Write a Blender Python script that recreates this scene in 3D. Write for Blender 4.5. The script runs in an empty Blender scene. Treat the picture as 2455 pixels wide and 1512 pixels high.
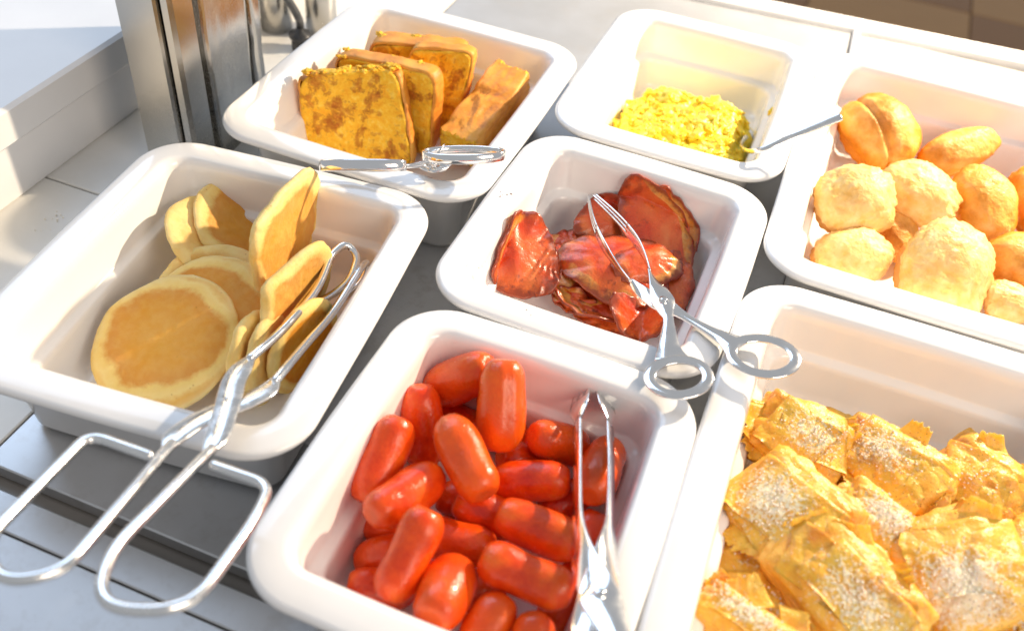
import bpy, math, random
import numpy as np
from mathutils import Vector, noise as mn

# ---------------------------------------------------------------- camera, light, exposure
scene = bpy.context.scene
COL = scene.collection
CAM = np.array([0.0, 0.0, 0.66])
CR = np.array([0.928092, 0.363679, 0.079889])
CU = np.array([-0.306626, 0.624749, 0.718101])
CF = np.array([-0.211248, 0.69096, -0.691338])
FPX, CX, CY = 2267.55, 1227.5, 756.0
cam_d = bpy.data.cameras.new('camera'); cam = bpy.data.objects.new('camera', cam_d); COL.objects.link(cam)
from mathutils import Matrix
cam.matrix_world = Matrix(((CR[0], CU[0], -CF[0], CAM[0]), (CR[1], CU[1], -CF[1], CAM[1]), (CR[2], CU[2], -CF[2], CAM[2]), (0, 0, 0, 1)))
cam_d.sensor_width = 36; cam_d.lens = FPX / 2455 * 36
cam_d.clip_start = 0.01; cam_d.clip_end = 200
cam_d.dof.use_dof = True; cam_d.dof.focus_distance = 0.90; cam_d.dof.aperture_fstop = 4.0
scene.camera = cam

def lamp(name, kind, loc, target, energy, color, **kw):
    d = bpy.data.lights.new(name, kind); o = bpy.data.objects.new(name, d); COL.objects.link(o)
    d.energy = energy; d.color = color
    for k, v in kw.items(): setattr(d, k, v)
    o.location = loc; o.rotation_euler = (Vector(loc) - Vector(target)).to_track_quat('Z', 'Y').to_euler(); return o
KEY_AZ, KEY_EL, KEY_D = math.radians(57), math.radians(29), 1.25
kd = Vector((math.cos(KEY_AZ) * math.cos(KEY_EL), math.sin(KEY_AZ) * math.cos(KEY_EL), math.sin(KEY_EL)))
key = lamp('low_warm_light', 'SPOT', Vector((-.05, .75, .1)) + kd * KEY_D, (-.1, .7, .1), 158, (1.0, .825, .61), shadow_soft_size=.023, spot_size=math.radians(140), spot_blend=.3)
win = lamp('window_light', 'AREA', (-1.5, 1.7, 1.5), (-.4, .6, 0), 22, (.55, .73, 1.0), shape='RECTANGLE', size=1.8, size_y=1.2)
warm_fill = lamp('warm_fill_light', 'AREA', (1.15, .0, 1.0), (.2, .7, 0), 14, (1.0, .83, .66), shape='RECTANGLE', size=.9, size_y=.7)  # added warm area fill standing in for bounced light, no lamp there
world = bpy.data.worlds.new('World'); scene.world = world; world.use_nodes = True
bg = world.node_tree.nodes['Background']; bg.inputs[0].default_value = (.92, .95, 1.0, 1); bg.inputs[1].default_value = .44
scene.view_settings.view_transform = 'Standard'; scene.view_settings.look = 'None'
scene.view_settings.exposure = 0.0; scene.view_settings.gamma = 1
cy_ = scene.cycles
cy_.use_denoising = True; cy_.max_bounces = 10; cy_.diffuse_bounces = 6; cy_.glossy_bounces = 5
cy_.sample_clamp_indirect = 6; cy_.caustics_reflective = False; cy_.caustics_refractive = False; cy_.blur_glossy = 0.6

# ---------------------------------------------------------------- helpers
RND = random.Random(7)
def A3(*v): return np.array(v, float)
def at(px, py, z):
    d = CF + CR * (px - CX) / FPX - CU * (py - CY) / FPX
    return CAM + d * ((z - CAM[2]) / d[2])
def atx(px, py, x):
    d = CF + CR * (px - CX) / FPX - CU * (py - CY) / FPX
    return CAM + d * (x / d[0])
def aty(px, py, y):
    d = CF + CR * (px - CX) / FPX - CU * (py - CY) / FPX
    return CAM + d * (y / d[1])
def atp(px, py, p0, n):
    d = CF + CR * (px - CX) / FPX - CU * (py - CY) / FPX
    return CAM + d * (np.dot(p0 - CAM, n) / np.dot(d, n))
def c2(x, y): return (x * .3646 + 511.5, y * .3646)
def c3(x, y): return (x * .4792 + 1278.6, y * .4792)
def c4(x, y): return (x * .444, y * .444 + 319.7)
def c5(x, y): return (x * .4427, y * .4427 + 895)
def c6(x, y): return (x * .4228 + 1022.9, y * .4228 + 319.7)
def c7(x, y): return (x * .5138 + 543.4, y * .5138 + 735.2)
def c8(x, y): return (x * .5559 + 1598.3, y * .5559 + 671.3)
def z1(x, y): return (x * .296 + 1534.3, y * .296 + 575.4)
def unit(v): v = np.asarray(v, float); return v / (np.linalg.norm(v) + 1e-12)
def nz(p, s=1.0, o=0.0): return mn.noise(Vector((p[0] * s + o, p[1] * s + o * 1.7, p[2] * s - o)))
def fb(p, s=1.0, o=0.0, octv=4): return mn.fractal(Vector((p[0] * s + o, p[1] * s + o * 1.7, p[2] * s - o)), 0.6, 2.0, octv)
def sstep(a, b, x):
    t = np.clip((x - a) / (b - a), 0, 1); return t * t * (3 - 2 * t)

def obj(name, verts, faces, m, parent=None, origin=None, smooth=True, attrs=None, mats=None, fmat=None, kind=None):
    verts = np.asarray(verts, float)
    if parent is not None:
        org = np.array(parent['_o'])
    else:
        org = np.array(origin if origin is not None else [verts[:, 0].mean(), verts[:, 1].mean(), verts[:, 2].min()], float)
    me = bpy.data.meshes.new(name)
    me.from_pydata((verts - org).tolist(), [], [tuple(f) for f in faces])
    for mm in (mats or [m]): me.materials.append(mm)
    if fmat is not None: me.polygons.foreach_set('material_index', np.asarray(fmat, dtype=np.int32))
    if smooth: me.polygons.foreach_set('use_smooth', np.ones(len(me.polygons), dtype=bool))
    for k, v in (attrs or {}).items():
        a = me.attributes.new(k, 'FLOAT', 'POINT'); a.data.foreach_set('value', np.asarray(v, dtype=np.float32))
    me.update()
    o = bpy.data.objects.new(name, me); COL.objects.link(o)
    if parent is not None: o.parent = parent
    else: o.location = org
    o['_o'] = [float(x) for x in org]
    if kind: o['kind'] = kind
    return o
def tag(o, label, cat, group=None):
    o['label'] = label; o['category'] = cat
    if group: o['group'] = group
    return o
def thing(name, label, cat, loc, group=None):
    o = bpy.data.objects.new(name, None); COL.objects.link(o); o.location = [float(x) for x in loc]; o['_o'] = [float(x) for x in loc]
    o.empty_display_size = .02
    return tag(o, label, cat, group)

def join(parts):
    V, F, n = [], [], 0
    for v, f in parts:
        V += [list(x) for x in v]; F += [tuple(i + n for i in q) for q in f]; n += len(v)
    return V, F
def loft(loops, close_u=True, cap0=False, cap1=False):
    n = len(loops[0]); V = [p for l in loops for p in l]; F = []
    for i in range(len(loops) - 1):
        for j in range(n if close_u else n - 1):
            k = (j + 1) % n
            F.append((i * n + j, i * n + k, (i + 1) * n + k, (i + 1) * n + j))
    if cap0: F.append(tuple(range(n))[::-1])
    if cap1: F.append(tuple((len(loops) - 1) * n + j for j in range(n)))
    return V, F
def box(p0, p1, bev=0.002):
    """axis-aligned chamfered box"""
    x0, y0, z0 = p0; x1, y1, z1_ = p1; b = bev
    def lp(ins, z):
        c = b
        return [(x0 + ins + c, y0 + ins, z), (x1 - ins - c, y0 + ins, z), (x1 - ins, y0 + ins + c, z), (x1 - ins, y1 - ins - c, z),
                (x1 - ins - c, y1 - ins, z), (x0 + ins + c, y1 - ins, z), (x0 + ins, y1 - ins - c, z), (x0 + ins, y0 + ins + c, z)]
    return loft([lp(b, z0), lp(0, z0 + b), lp(0, z1_ - b), lp(b, z1_)], True, True, True)
def catmull(P, n, closed=False):
    P = [np.asarray(p, float) for p in P]; out = []
    m = len(P); segs = m if closed else m - 1
    for i in range(segs):
        if closed: a, b, c, d = P[i - 1], P[i], P[(i + 1) % m], P[(i + 2) % m]
        else: a, b, c, d = P[max(i - 1, 0)], P[i], P[i + 1], P[min(i + 2, m - 1)]
        for k in range(n):
            t = k / n
            out.append(.5 * ((2 * b) + (-a + c) * t + (2 * a - 5 * b + 4 * c - d) * t * t + (-a + 3 * b - 3 * c + d) * t ** 3))
    if not closed: out.append(P[-1])
    return out
def fillet(P, r, n=6):
    """round the corners of a polyline"""
    P = [np.asarray(p, float) for p in P]; out = [P[0]]
    for i in range(1, len(P) - 1):
        a, b, c = P[i - 1], P[i], P[i + 1]
        ra = r[i] if isinstance(r, (list, tuple)) else r
        la, lc = np.linalg.norm(a - b), np.linalg.norm(c - b); q = min(ra, la * .49, lc * .49)
        s, e = b + (a - b) / la * q, b + (c - b) / lc * q
        for k in range(n + 1):
            t = k / n; out.append((1 - t) ** 2 * s + 2 * t * (1 - t) * b + t * t * e)
    out.append(P[-1]); return out
def tube(P, r, seg=12, cap=True):
    P = [np.asarray(p, float) for p in P]; n = len(P)
    T = [unit(P[min(i + 1, n - 1)] - P[max(i - 1, 0)]) for i in range(n)]
    up = A3(0, 0, 1) if abs(T[0][2]) < .9 else A3(1, 0, 0)
    N = unit(np.cross(T[0], up)); loops = []
    R = r if isinstance(r, (list, tuple, np.ndarray)) else [r] * n
    def ring(c, N, B, rr): return [tuple(c + rr * (math.cos(2 * math.pi * k / seg) * N + math.sin(2 * math.pi * k / seg) * B)) for k in range(seg)]
    for i in range(n):
        N = unit(N - T[i] * np.dot(N, T[i])); B = np.cross(T[i], N)
        if cap and i == 0:
            for a in (80, 55, 28): loops.append(ring(P[0] - T[0] * R[0] * .8 * math.sin(math.radians(a)), N, B, R[0] * math.cos(math.radians(a))))
        loops.append(ring(P[i], N, B, R[i]))
        if cap and i == n - 1:
            for a in (28, 55, 80): loops.append(ring(P[i] + T[i] * R[i] * .8 * math.sin(math.radians(a)), N, B, R[i] * math.cos(math.radians(a))))
    return loft(loops, True, True, True)
def ribbon(C, Wd, th, n=6, smooth=True):
    """solid strip: centre points, half-width vectors, thickness"""
    if smooth: C, Wd = catmull(C, n), catmull(Wd, n)
    C = [np.asarray(c, float) for c in C]; m = len(C); loops = []
    for i in range(m):
        t = unit(C[min(i + 1, m - 1)] - C[max(i - 1, 0)]); w = np.asarray(Wd[i], float); hw = np.linalg.norm(w); wu = unit(w)
        nn = unit(np.cross(t, wu)); h = th / 2; ch = min(h * .6, hw * .4)
        pr = [(hw, h - ch), (hw - ch, h), (-hw + ch, h), (-hw, h - ch), (-hw, -h + ch), (-hw + ch, -h), (hw - ch, -h), (hw, -h + ch)]
        loops.append([tuple(C[i] + wu * a + nn * b) for a, b in pr])
    return loft(loops, True, True, True)
def ringband(c, a, b, rad, hgt, seg=56, bulge=0.0):
    """elliptic band: half axes a,b (vectors), radial width and height along the axis"""
    nrm = unit(np.cross(a, b)); loops = []
    for k in range(seg):
        t = 2 * math.pi * k / seg
        p = c + a * math.cos(t) + b * math.sin(t)
        tg = unit(-a * math.sin(t) + b * math.cos(t)); ro = unit(np.cross(tg, nrm))
        hr, hh = rad / 2, hgt / 2; ch = min(hr, hh) * .55
        pr = [(hr, hh - ch), (hr - ch, hh), (-hr + ch, hh), (-hr, hh - ch), (-hr, -hh + ch), (-hr + ch, -hh), (hr - ch, -hh), (hr, -hh + ch)]
        loops.append([tuple(p + ro * x + nrm * y) for x, y in pr])
    loops.append(loops[0])
    V, F = loft(loops[:-1], True)
    n = 8; L = seg - 1
    for j in range(n): F.append((L * n + j, L * n + (j + 1) % n, (j + 1) % n, j))
    return V, F
def ico(sub):
    import bmesh
    bm = bmesh.new(); bmesh.ops.create_icosphere(bm, subdivisions=sub, radius=1.0)
    v = np.array([x.co[:] for x in bm.verts]); f = [tuple(q.index for q in p.verts) for p in bm.faces]; bm.free(); return v, f
ICO = {s: ico(s) for s in (1, 2, 3, 4, 5)}

# ---------------------------------------------------------------- materials
class Mat:
    def __init__(s, name):
        s.m = bpy.data.materials.new(name); s.m.use_nodes = True; s.t = s.m.node_tree; s.n = s.t.nodes; s.b = s.n['Principled BSDF']
    def new(s, ty, ins=None, **kw):
        x = s.n.new(ty)
        for k, v in kw.items(): setattr(x, k, v)
        for k, v in (ins or {}).items(): s.set(x, k, v)
        return x
    def set(s, x, k, v):
        if hasattr(v, 'links') or isinstance(v, bpy.types.NodeSocket): s.t.links.new(v, x.inputs[k])
        else: x.inputs[k].default_value = v
    def p(s, **kw):
        for k, v in kw.items(): s.set(s.b, k.replace('_', ' '), v)
    def coord(s, kind='Object', scale=None):
        o = s.new('ShaderNodeTexCoord').outputs[kind]
        if scale is not None: o = s.new('ShaderNodeMapping', {'Vector': o, 'Scale': scale}).outputs[0]
        return o
    def noise(s, scale, detail=4, rough=.6, vec=None, dist=0.0):
        f = s.new('ShaderNodeTexNoise', {'Vector': vec if vec is not None else s.coord(), 'Scale': scale, 'Detail': detail, 'Roughness': rough, 'Distortion': dist}).outputs['Fac']
        return s.new('ShaderNodeMapRange', {'Value': f, 'From Min': .24, 'From Max': .76}).outputs[0]
    def voro(s, scale, vec=None, feat='F1', out='Distance', rnd=1.0):
        return s.new('ShaderNodeTexVoronoi', {'Vector': vec if vec is not None else s.coord(), 'Scale': scale, 'Randomness': rnd}, feature=feat).outputs[out]
    def ramp(s, fac, *stops):
        r = s.new('ShaderNodeValToRGB', {'Fac': fac}); e = r.color_ramp.elements
        while len(e) < len(stops): e.new(0.5)
        for i, (p, c) in enumerate(stops):
            e[i].position = p; e[i].color = (c, c, c, 1) if isinstance(c, (int, float)) else (*c, 1)
        return r.outputs[0]
    def mix(s, fac, a, b, mode='MIX'):
        x = s.new('ShaderNodeMix', data_type='RGBA', blend_type=mode)
        for i, v in ((0, fac), (6, a), (7, b)):
            if isinstance(v, bpy.types.NodeSocket): s.t.links.new(v, x.inputs[i])
            else: x.inputs[i].default_value = v if i == 0 else (*v, 1)
        return x.outputs[2]
    def math(s, op, a, b=0.0, c=None):
        x = s.new('ShaderNodeMath', operation=op)
        for i, v in enumerate((a, b) if c is None else (a, b, c)):
            if isinstance(v, bpy.types.NodeSocket): s.t.links.new(v, x.inputs[i])
            else: x.inputs[i].default_value = v
        return x.outputs[0]
    def attr(s, name): return s.new('ShaderNodeAttribute', attribute_name=name).outputs['Fac']
    def rnd(s): return s.new('ShaderNodeObjectInfo').outputs['Random']
    def bump(s, h, strength=.3, dist=.001):
        s.t.links.new(s.new('ShaderNodeBump', {'Height': h, 'Strength': strength, 'Distance': dist}).outputs[0], s.b.inputs['Normal'])

def m_porcelain():
    m = Mat('white_porcelain')
    n = m.noise(14, 3)
    m.p(Base_Color=m.mix(n, (.855, .845, .835), (.885, .877, .868)), Roughness=m.ramp(m.noise(60, 5), (.3, .09), (.8, .2)), IOR=1.5)
    m.p(Coat_Weight=.35, Coat_Roughness=.05)
    m.bump(m.noise(25, 2), .05, .002); return m.m
def m_chrome(name='polished_steel', rough=.11, col=(.88, .875, .87)):
    m = Mat(name); n = m.noise(90, 4)
    m.p(Base_Color=(*col, 1), Metallic=1.0, Roughness=m.ramp(n, (.3, rough * .8), (.75, rough * 1.5)))
    m.bump(m.noise(40, 2), .08, .001); return m.m
def m_brushed(name, col, rough, sx=(1, 1, 1), amt=.1):
    m = Mat(name); v = m.coord('Object', sx)
    n = m.noise(220, 5, .7, v); n2 = m.noise(5, 4)
    c = m.mix(m.ramp(n2, (.3, 0.), (.75, 1.)), tuple(x * .88 for x in col), col)
    m.p(Base_Color=c, Metallic=1.0, Roughness=m.math('ADD', m.math('MULTIPLY', n, .16), m.math('ADD', m.math('MULTIPLY', n2, .12), rough - .14)))
    m.bump(n, amt, .0006); return m.m
def m_laminate():
    m = Mat('cream_laminate'); n = m.noise(7, 5)
    c = m.mix(m.ramp(n, (.35, 0.), (.7, 1.)), (.74, .72, .67), (.79, .775, .74))
    sp = m.voro(260); c = m.mix(m.ramp(sp, (.05, .35), (.1, 0.)), c, (.6, .56, .5))
    m.p(Base_Color=c, Roughness=.35); m.bump(m.noise(180, 3), .04, .0005); return m.m
def m_paint(name, col, rough=.45):
    m = Mat(name); n = m.noise(9, 5); c = m.mix(n, tuple(x * .93 for x in col), col)
    m.p(Base_Color=c, Roughness=rough); m.bump(m.noise(150, 3), .05, .0006); return m.m
def m_rubber():
    m = Mat('black_rubber'); m.p(Base_Color=(.035, .036, .04, 1), Roughness=m.ramp(m.noise(60, 3), (.3, .3), (.8, .5))); return m.m
def m_sausage():
    m = Mat('sausage_skin'); o = m.rnd(); n = m.noise(38, 5, .65); tp = m.attr('tip')
    c = m.ramp(n, (.15, (.62, .023, .003)), (.5, (.83, .074, .005)), (.9, (.92, .175, .011)))
    c = m.mix(m.math('MULTIPLY', o, .5), c, (.86, .15, .010)); c = m.mix(m.math('MULTIPLY', tp, .6), c, (.70, .13, .03))
    sp = m.ramp(m.voro(330), (.04, .6), (.12, 0.)); c = m.mix(m.math('MULTIPLY', sp, .35), c, (.25, .02, .01))
    m.p(Base_Color=c, Roughness=m.ramp(m.noise(70, 4), (.2, .14), (.8, .30)), Subsurface_Weight=.25, Subsurface_Radius=(.008, .002, .001), Subsurface_Scale=.6, Coat_Weight=.25, Coat_Roughness=.08, Specular_IOR_Level=.4)
    h = m.math('ADD', m.math('MULTIPLY', m.noise(380, 3), .8), m.math('MULTIPLY', m.noise(70, 3), .7)); m.bump(h, .4, .0010); return m.m
def m_pancake():
    m = Mat('pancake'); r = m.attr('rad'); s = m.attr('side'); n = m.noise(26, 5, .65); nf = m.noise(120, 4)
    o = m.rnd()
    rr = m.math('ADD', r, m.math('ADD', m.math('MULTIPLY', m.math('SUBTRACT', n, .5), .22), m.math('MULTIPLY', m.math('SUBTRACT', m.noise(9, 2), .5), .28)))
    top = m.ramp(rr, (.0, (.76, .33, .016)), (.45, (.74, .30, .014)), (.70, (.68, .24, .012)), (.79, (.90, .64, .19)), (.90, (.93, .71, .27)), (1.0, (.78, .38, .04)))
    edge = m.ramp(n, (.2, (.82, .54, .14)), (.8, (.90, .72, .34)))
    top = m.mix(m.math('SUBTRACT', 1.0, m.attr('brown')), top, m.ramp(n, (.1, (.80, .50, .12)), (.6, (.90, .70, .30))))
    c = m.mix(s, top, edge)
    c = m.mix(m.ramp(nf, (.35, 0.), (.75, .3)), c, m.mix(.5, c, (.9, .64, .2)))
    pore = m.ramp(m.voro(150), (.06, .5), (.16, 0.)); c = m.mix(m.math('MULTIPLY', pore, m.ramp(m.noise(18), (.5, 0.), (.65, 1.))), c, (.42, .19, .03))
    m.p(Base_Color=c, Specular_IOR_Level=.25, Roughness=.58, Subsurface_Weight=.18, Subsurface_Radius=(.006, .003, .001), Subsurface_Scale=.5)
    m.bump(m.math('ADD', nf, m.math('MULTIPLY', n, 2.)), .35, .0012); return m.m
def m_crumb():
    m = Mat('fried_egg_bread'); r = m.attr('rad'); n = m.noise(36, 7, .68, None, .3); n2 = m.noise(110, 5, .75); v = m.voro(85)
    base = m.ramp(n2, (.2, (.82, .36, .012)), (.55, (.90, .51, .03)), (.85, (.94, .66, .12)))
    k = m.math('ADD', m.math('MULTIPLY', n, 1.0), m.math('MULTIPLY', m.math('SUBTRACT', n2, .5), .45))
    k = m.math('SUBTRACT', k, m.math('MULTIPLY', m.math('MAXIMUM', m.math('SUBTRACT', r, .72), 0.), .7))
    br = m.ramp(k, (.48, 0.), (.56, .6), (.72, 1.))
    brown = m.ramp(n2, (.2, (.20, .045, .003)), (.55, (.44, .125, .008)), (.85, (.70, .29, .02)))
    c = m.mix(br, base, brown)
    pore = m.ramp(v, (.08, .6), (.22, 0.)); c = m.mix(m.math('MULTIPLY', pore, .5), c, (.50, .27, .03))
    m.p(Base_Color=c, Specular_IOR_Level=.25, Roughness=.5, Subsurface_Weight=.12, Subsurface_Radius=(.006, .003, .001), Subsurface_Scale=.5)
    m.bump(m.math('ADD', m.math('MULTIPLY', v, 1.2), n2), .6, .0018); return m.m
def m_crust():
    m = Mat('bread_crust'); n = m.noise(22, 5); w = m.noise(16, 4, .6, m.coord('Object', (1, 1, 6)))
    c = m.ramp(m.math('ADD', m.math('MULTIPLY', n, .6), m.math('MULTIPLY', w, .4)), (.2, (.48, .14, .010)), (.48, (.74, .30, .032)), (.75, (.85, .44, .075)))
    m.p(Base_Color=c, Roughness=.52); m.bump(m.math('ADD', m.noise(50, 5), m.math('MULTIPLY', w, 1.5)), .45, .002); return m.m
def m_bacon():
    m = Mat('fried_bacon'); e = m.attr('edge'); n = m.noise(15, 5, .55, None, .8); n2 = m.noise(75, 5, .7); st = m.attr('fat'); n3 = m.noise(9, 3, .5)
    c = m.ramp(n, (.08, (.36, .016, .004)), (.30, (.58, .050, .010)), (.50, (.72, .12, .026)), (.70, (.83, .25, .075)), (.90, (.89, .44, .20)))
    c = m.mix(m.ramp(n3, (.4, 0.), (.65, .55)), c, (.78, .19, .03))
    fat = m.ramp(m.math('ADD', st, m.math('MULTIPLY', m.math('SUBTRACT', n, .5), .9)), (.55, 0.), (.75, 1.))
    c = m.mix(m.math('MULTIPLY', fat, .8), c, m.ramp(n2, (.3, (.72, .26, .03)), (.7, (.85, .52, .14))))
    ch = m.ramp(m.math('ADD', e, m.math('MULTIPLY', m.math('SUBTRACT', n2, .5), .5)), (.74, 0.), (.94, 1.))
    c = m.mix(m.math('MULTIPLY', ch, .9), c, (.27, .035, .006))
    burn = m.ramp(m.noise(45, 5, .7, None, .5), (.68, 0.), (.80, 1.)); c = m.mix(m.math('MULTIPLY', burn, .6), c, (.13, .018, .005))
    m.p(Base_Color=c, Roughness=m.ramp(n2, (.35, .2), (.7, .45)), Subsurface_Weight=.15, Subsurface_Radius=(.006, .0015, .0008), Subsurface_Scale=.5, Coat_Weight=.35, Coat_Roughness=.15)
    m.bump(m.math('ADD', n2, m.math('MULTIPLY', n, 2.)), .45, .0016); return m.m
def m_pastry():
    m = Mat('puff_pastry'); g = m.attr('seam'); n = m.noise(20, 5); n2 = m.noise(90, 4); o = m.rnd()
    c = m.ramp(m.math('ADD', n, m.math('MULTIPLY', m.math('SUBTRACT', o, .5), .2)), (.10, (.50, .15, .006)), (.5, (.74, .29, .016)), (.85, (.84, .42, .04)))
    c = m.mix(m.math('MULTIPLY', m.math('MULTIPLY', m.attr('lit_crown'), m.ramp(n, (.25, .25), (.7, 1.))), .5), c, m.ramp(n2, (.2, (.88, .60, .18)), (.8, (.93, .74, .36)))); c = m.mix(m.math('MULTIPLY', m.attr('pale'), m.ramp(m.noise(14, 4), (.2, .35), (.7, .85))), c, m.ramp(n2, (.2, (.86, .58, .19)), (.8, (.92, .74, .38)))); c = m.mix(m.math('MULTIPLY', g, .7), c, (.56, .16, .010))  # paler baked tops, with their lit look also painted into the colour
    m.p(Base_Color=c, Specular_IOR_Level=.25, Roughness=.48, Subsurface_Weight=.05, Subsurface_Radius=(.006, .003, .001), Subsurface_Scale=.5)
    m.bump(m.math('ADD', n2, m.math('MULTIPLY', m.noise(45, 4), 1.2)), .5, .0018); return m.m
def m_filo():
    m = Mat('filo_pastry_leaves'); n = m.noise(26, 5, .6, None, .6); n2 = m.noise(190, 4, .7); s = m.attr('side'); sg = m.attr('sugar'); cn = m.attr('cinnamon')
    c = m.ramp(n, (.08, (.68, .24, .013)), (.42, (.82, .42, .038)), (.85, (.90, .56, .10)))
    c = m.mix(m.math('MULTIPLY', s, .3), c, m.ramp(m.noise(30, 3, .5, m.coord('Object', (1, 1, 10))), (.25, (.66, .26, .03)), (.75, (.90, .62, .20))))
    dust = m.ramp(m.math('ADD', m.math('MULTIPLY', cn, .85), m.math('MULTIPLY', m.math('SUBTRACT', n2, .5), .8)), (.35, 0.), (.8, .75)); c = m.mix(dust, c, (.46, .17, .03))
    pf = m.ramp(m.math('ADD', sg, m.math('MULTIPLY', m.math('SUBTRACT', m.noise(330, 3, .6), .5), 1.3)), (.34, 0.), (.95, .82)); c = m.mix(pf, c, (.97, .85, .67))
    sp = m.ramp(m.voro(330), (.12, 1.), (.2, 0.)); c = m.mix(m.math('MULTIPLY', sp, m.ramp(m.noise(22, 3), (.35, 0.), (.65, .9))), c, (.17, .055, .01))
    m.p(Base_Color=c, Roughness=m.math('ADD', .36, m.math('MULTIPLY', pf, .3)), Subsurface_Weight=.3, Subsurface_Radius=(.010, .004, .001), Subsurface_Scale=.6)
    m.bump(m.math('ADD', m.math('MULTIPLY', n2, m.math('ADD', .4, m.math('MULTIPLY', pf, 1.6))), m.math('MULTIPLY', m.noise(60, 4), 1.2)), .6, .0018); return m.m
def m_egg():
    m = Mat('scrambled_egg'); n = m.noise(40, 5, .6); n2 = m.noise(150, 4)
    c = m.ramp(n, (.15, (.92, .60, .012)), (.5, (.95, .71, .03)), (.85, (.97, .82, .18)))
    m.p(Base_Color=c, Roughness=.38, Subsurface_Weight=.3, Subsurface_Radius=(.008, .005, .001), Subsurface_Scale=.5)
    m.bump(m.math('ADD', n2, m.math('MULTIPLY', n, 2.)), .4, .0015); return m.m
def m_plain(name, col, rough=.5, metal=0.0):
    m = Mat(name); c = m.mix(m.noise(30, 4), tuple(x * .85 for x in col), col); m.p(Base_Color=c, Roughness=rough, Metallic=metal); return m.m

PORC = m_porcelain(); CHROME = m_chrome(); SATIN = m_chrome('satin_steel', .2, (.84, .84, .83))
def m_counter(nm='brushed_counter_steel', g=1.0, met=.35):
    m = Mat(nm); v = m.coord('Object', (1, 18, 1)); n = m.noise(220, 5, .7, v); n2 = m.noise(6, 5); n3 = m.noise(28, 5, .7)
    c = m.mix(m.ramp(n2, (.3, 0.), (.75, 1.)), (.66 * g, .665 * g, .67 * g), (.74 * g, .75 * g, .77 * g)); c = m.mix(m.ramp(n3, (.55, 0.), (.8, .35)), c, (.46, .44, .42))
    m.p(Base_Color=c, Metallic=met, Roughness=m.math('ADD', m.math('MULTIPLY', n, .16), m.math('ADD', m.math('MULTIPLY', n2, .14), .24)))
    m.bump(n, .08, .0006); return m.m
STEEL = m_counter('brushed_counter_steel', 1.08); STEELF = m_counter('front_counter_steel', .86, .75); STEELB = m_counter('rear_counter_steel', .66)
STEELV = m_brushed('brushed_cabinet_steel', (.58, .56, .52), .24, (12, 12, 1), .06)
LAM = m_laminate(); WHITE = m_paint('white_paint', (.86, .855, .85)); RUB = m_rubber()
DARK = m_plain('dark_recess', (.30, .28, .26), .45, .4)
SAUS, PANC, CRUMB, CRUST, BACON, PAST, FILO, EGG = m_sausage(), m_pancake(), m_crumb(), m_crust(), m_bacon(), m_pastry(), m_filo(), m_egg()
TILE = m_paint('brown_floor_tile', (.30, .14, .045), .4); TILE2 = m_paint('tan_floor_tile', (.46, .24, .08), .4); GROUT = m_plain('dark_grout', (.05, .035, .025), .8)

# ---------------------------------------------------------------- the setting
def structure(o): o['kind'] = 'structure'; return o
fl = structure(obj('floor', *box((-4, -3, -1.0), (5, 6, -.9), .004), GROUT, origin=(0, 0, -.9)))
tl, tf = box((0, 0, 0), (.596, .596, .012), .003)
tme = [None, None]
for i in range(-3, 7):
    for j in range(2, 9):
        k = (i * 7 + j * 3) % 5 == 0
        t = obj('tile', np.array(tl) + A3(i * .6 - .08, j * .6 + .3, -.8995), tf, TILE2 if (i + j) % 2 else TILE, parent=fl, smooth=False)
ctr = structure(obj('counter', *join([box((-1.4, .335, -.05), (1.6, 1.50, -.0025), .002), box((-1.4, -.5, -.055), (1.6, .335, -.018), .002)]), DARK, origin=(0, .6, 0), smooth=False))
def plate(x0, y0, x1, y1, m, top=0.0, nm='plate'): return obj(nm, *box((x0, y0, -.016), (x1, y1, top), .0012), m, parent=ctr, smooth=False)
plate(-1.4, .3065, -.534, .6355, LAM); plate(-1.4, .6375, -.534, 1.49, LAM)
plate(-.532, .3065, .046, .43, STEELF); plate(-.532, .4305, .046, .9, STEEL); plate(-.532, .9015, .046, 1.49, STEELB); plate(.05, .3065, 1.6, .9, STEEL); plate(.05, .9015, 1.6, 1.49, STEELB)
plate(-1.4, .2602, 1.6, .290, STEELF, -.001); plate(-1.4, -.5, 1.6, .2588, STEELF, -.001)

# raised white shelf on the left
sh = thing('raised_shelf', 'raised white shelf with thick rounded slab edge at the left', 'shelf', (-.9, .9, 0))
obj('riser', *box((-1.3, .2, 0), (-.751, 1.6, .066), .002), WHITE, parent=sh, smooth=False)
obj('shelf_top', *box((-1.3, .15, .066), (-.741, 1.65, .108), .004), WHITE, parent=sh, smooth=False)

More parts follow.
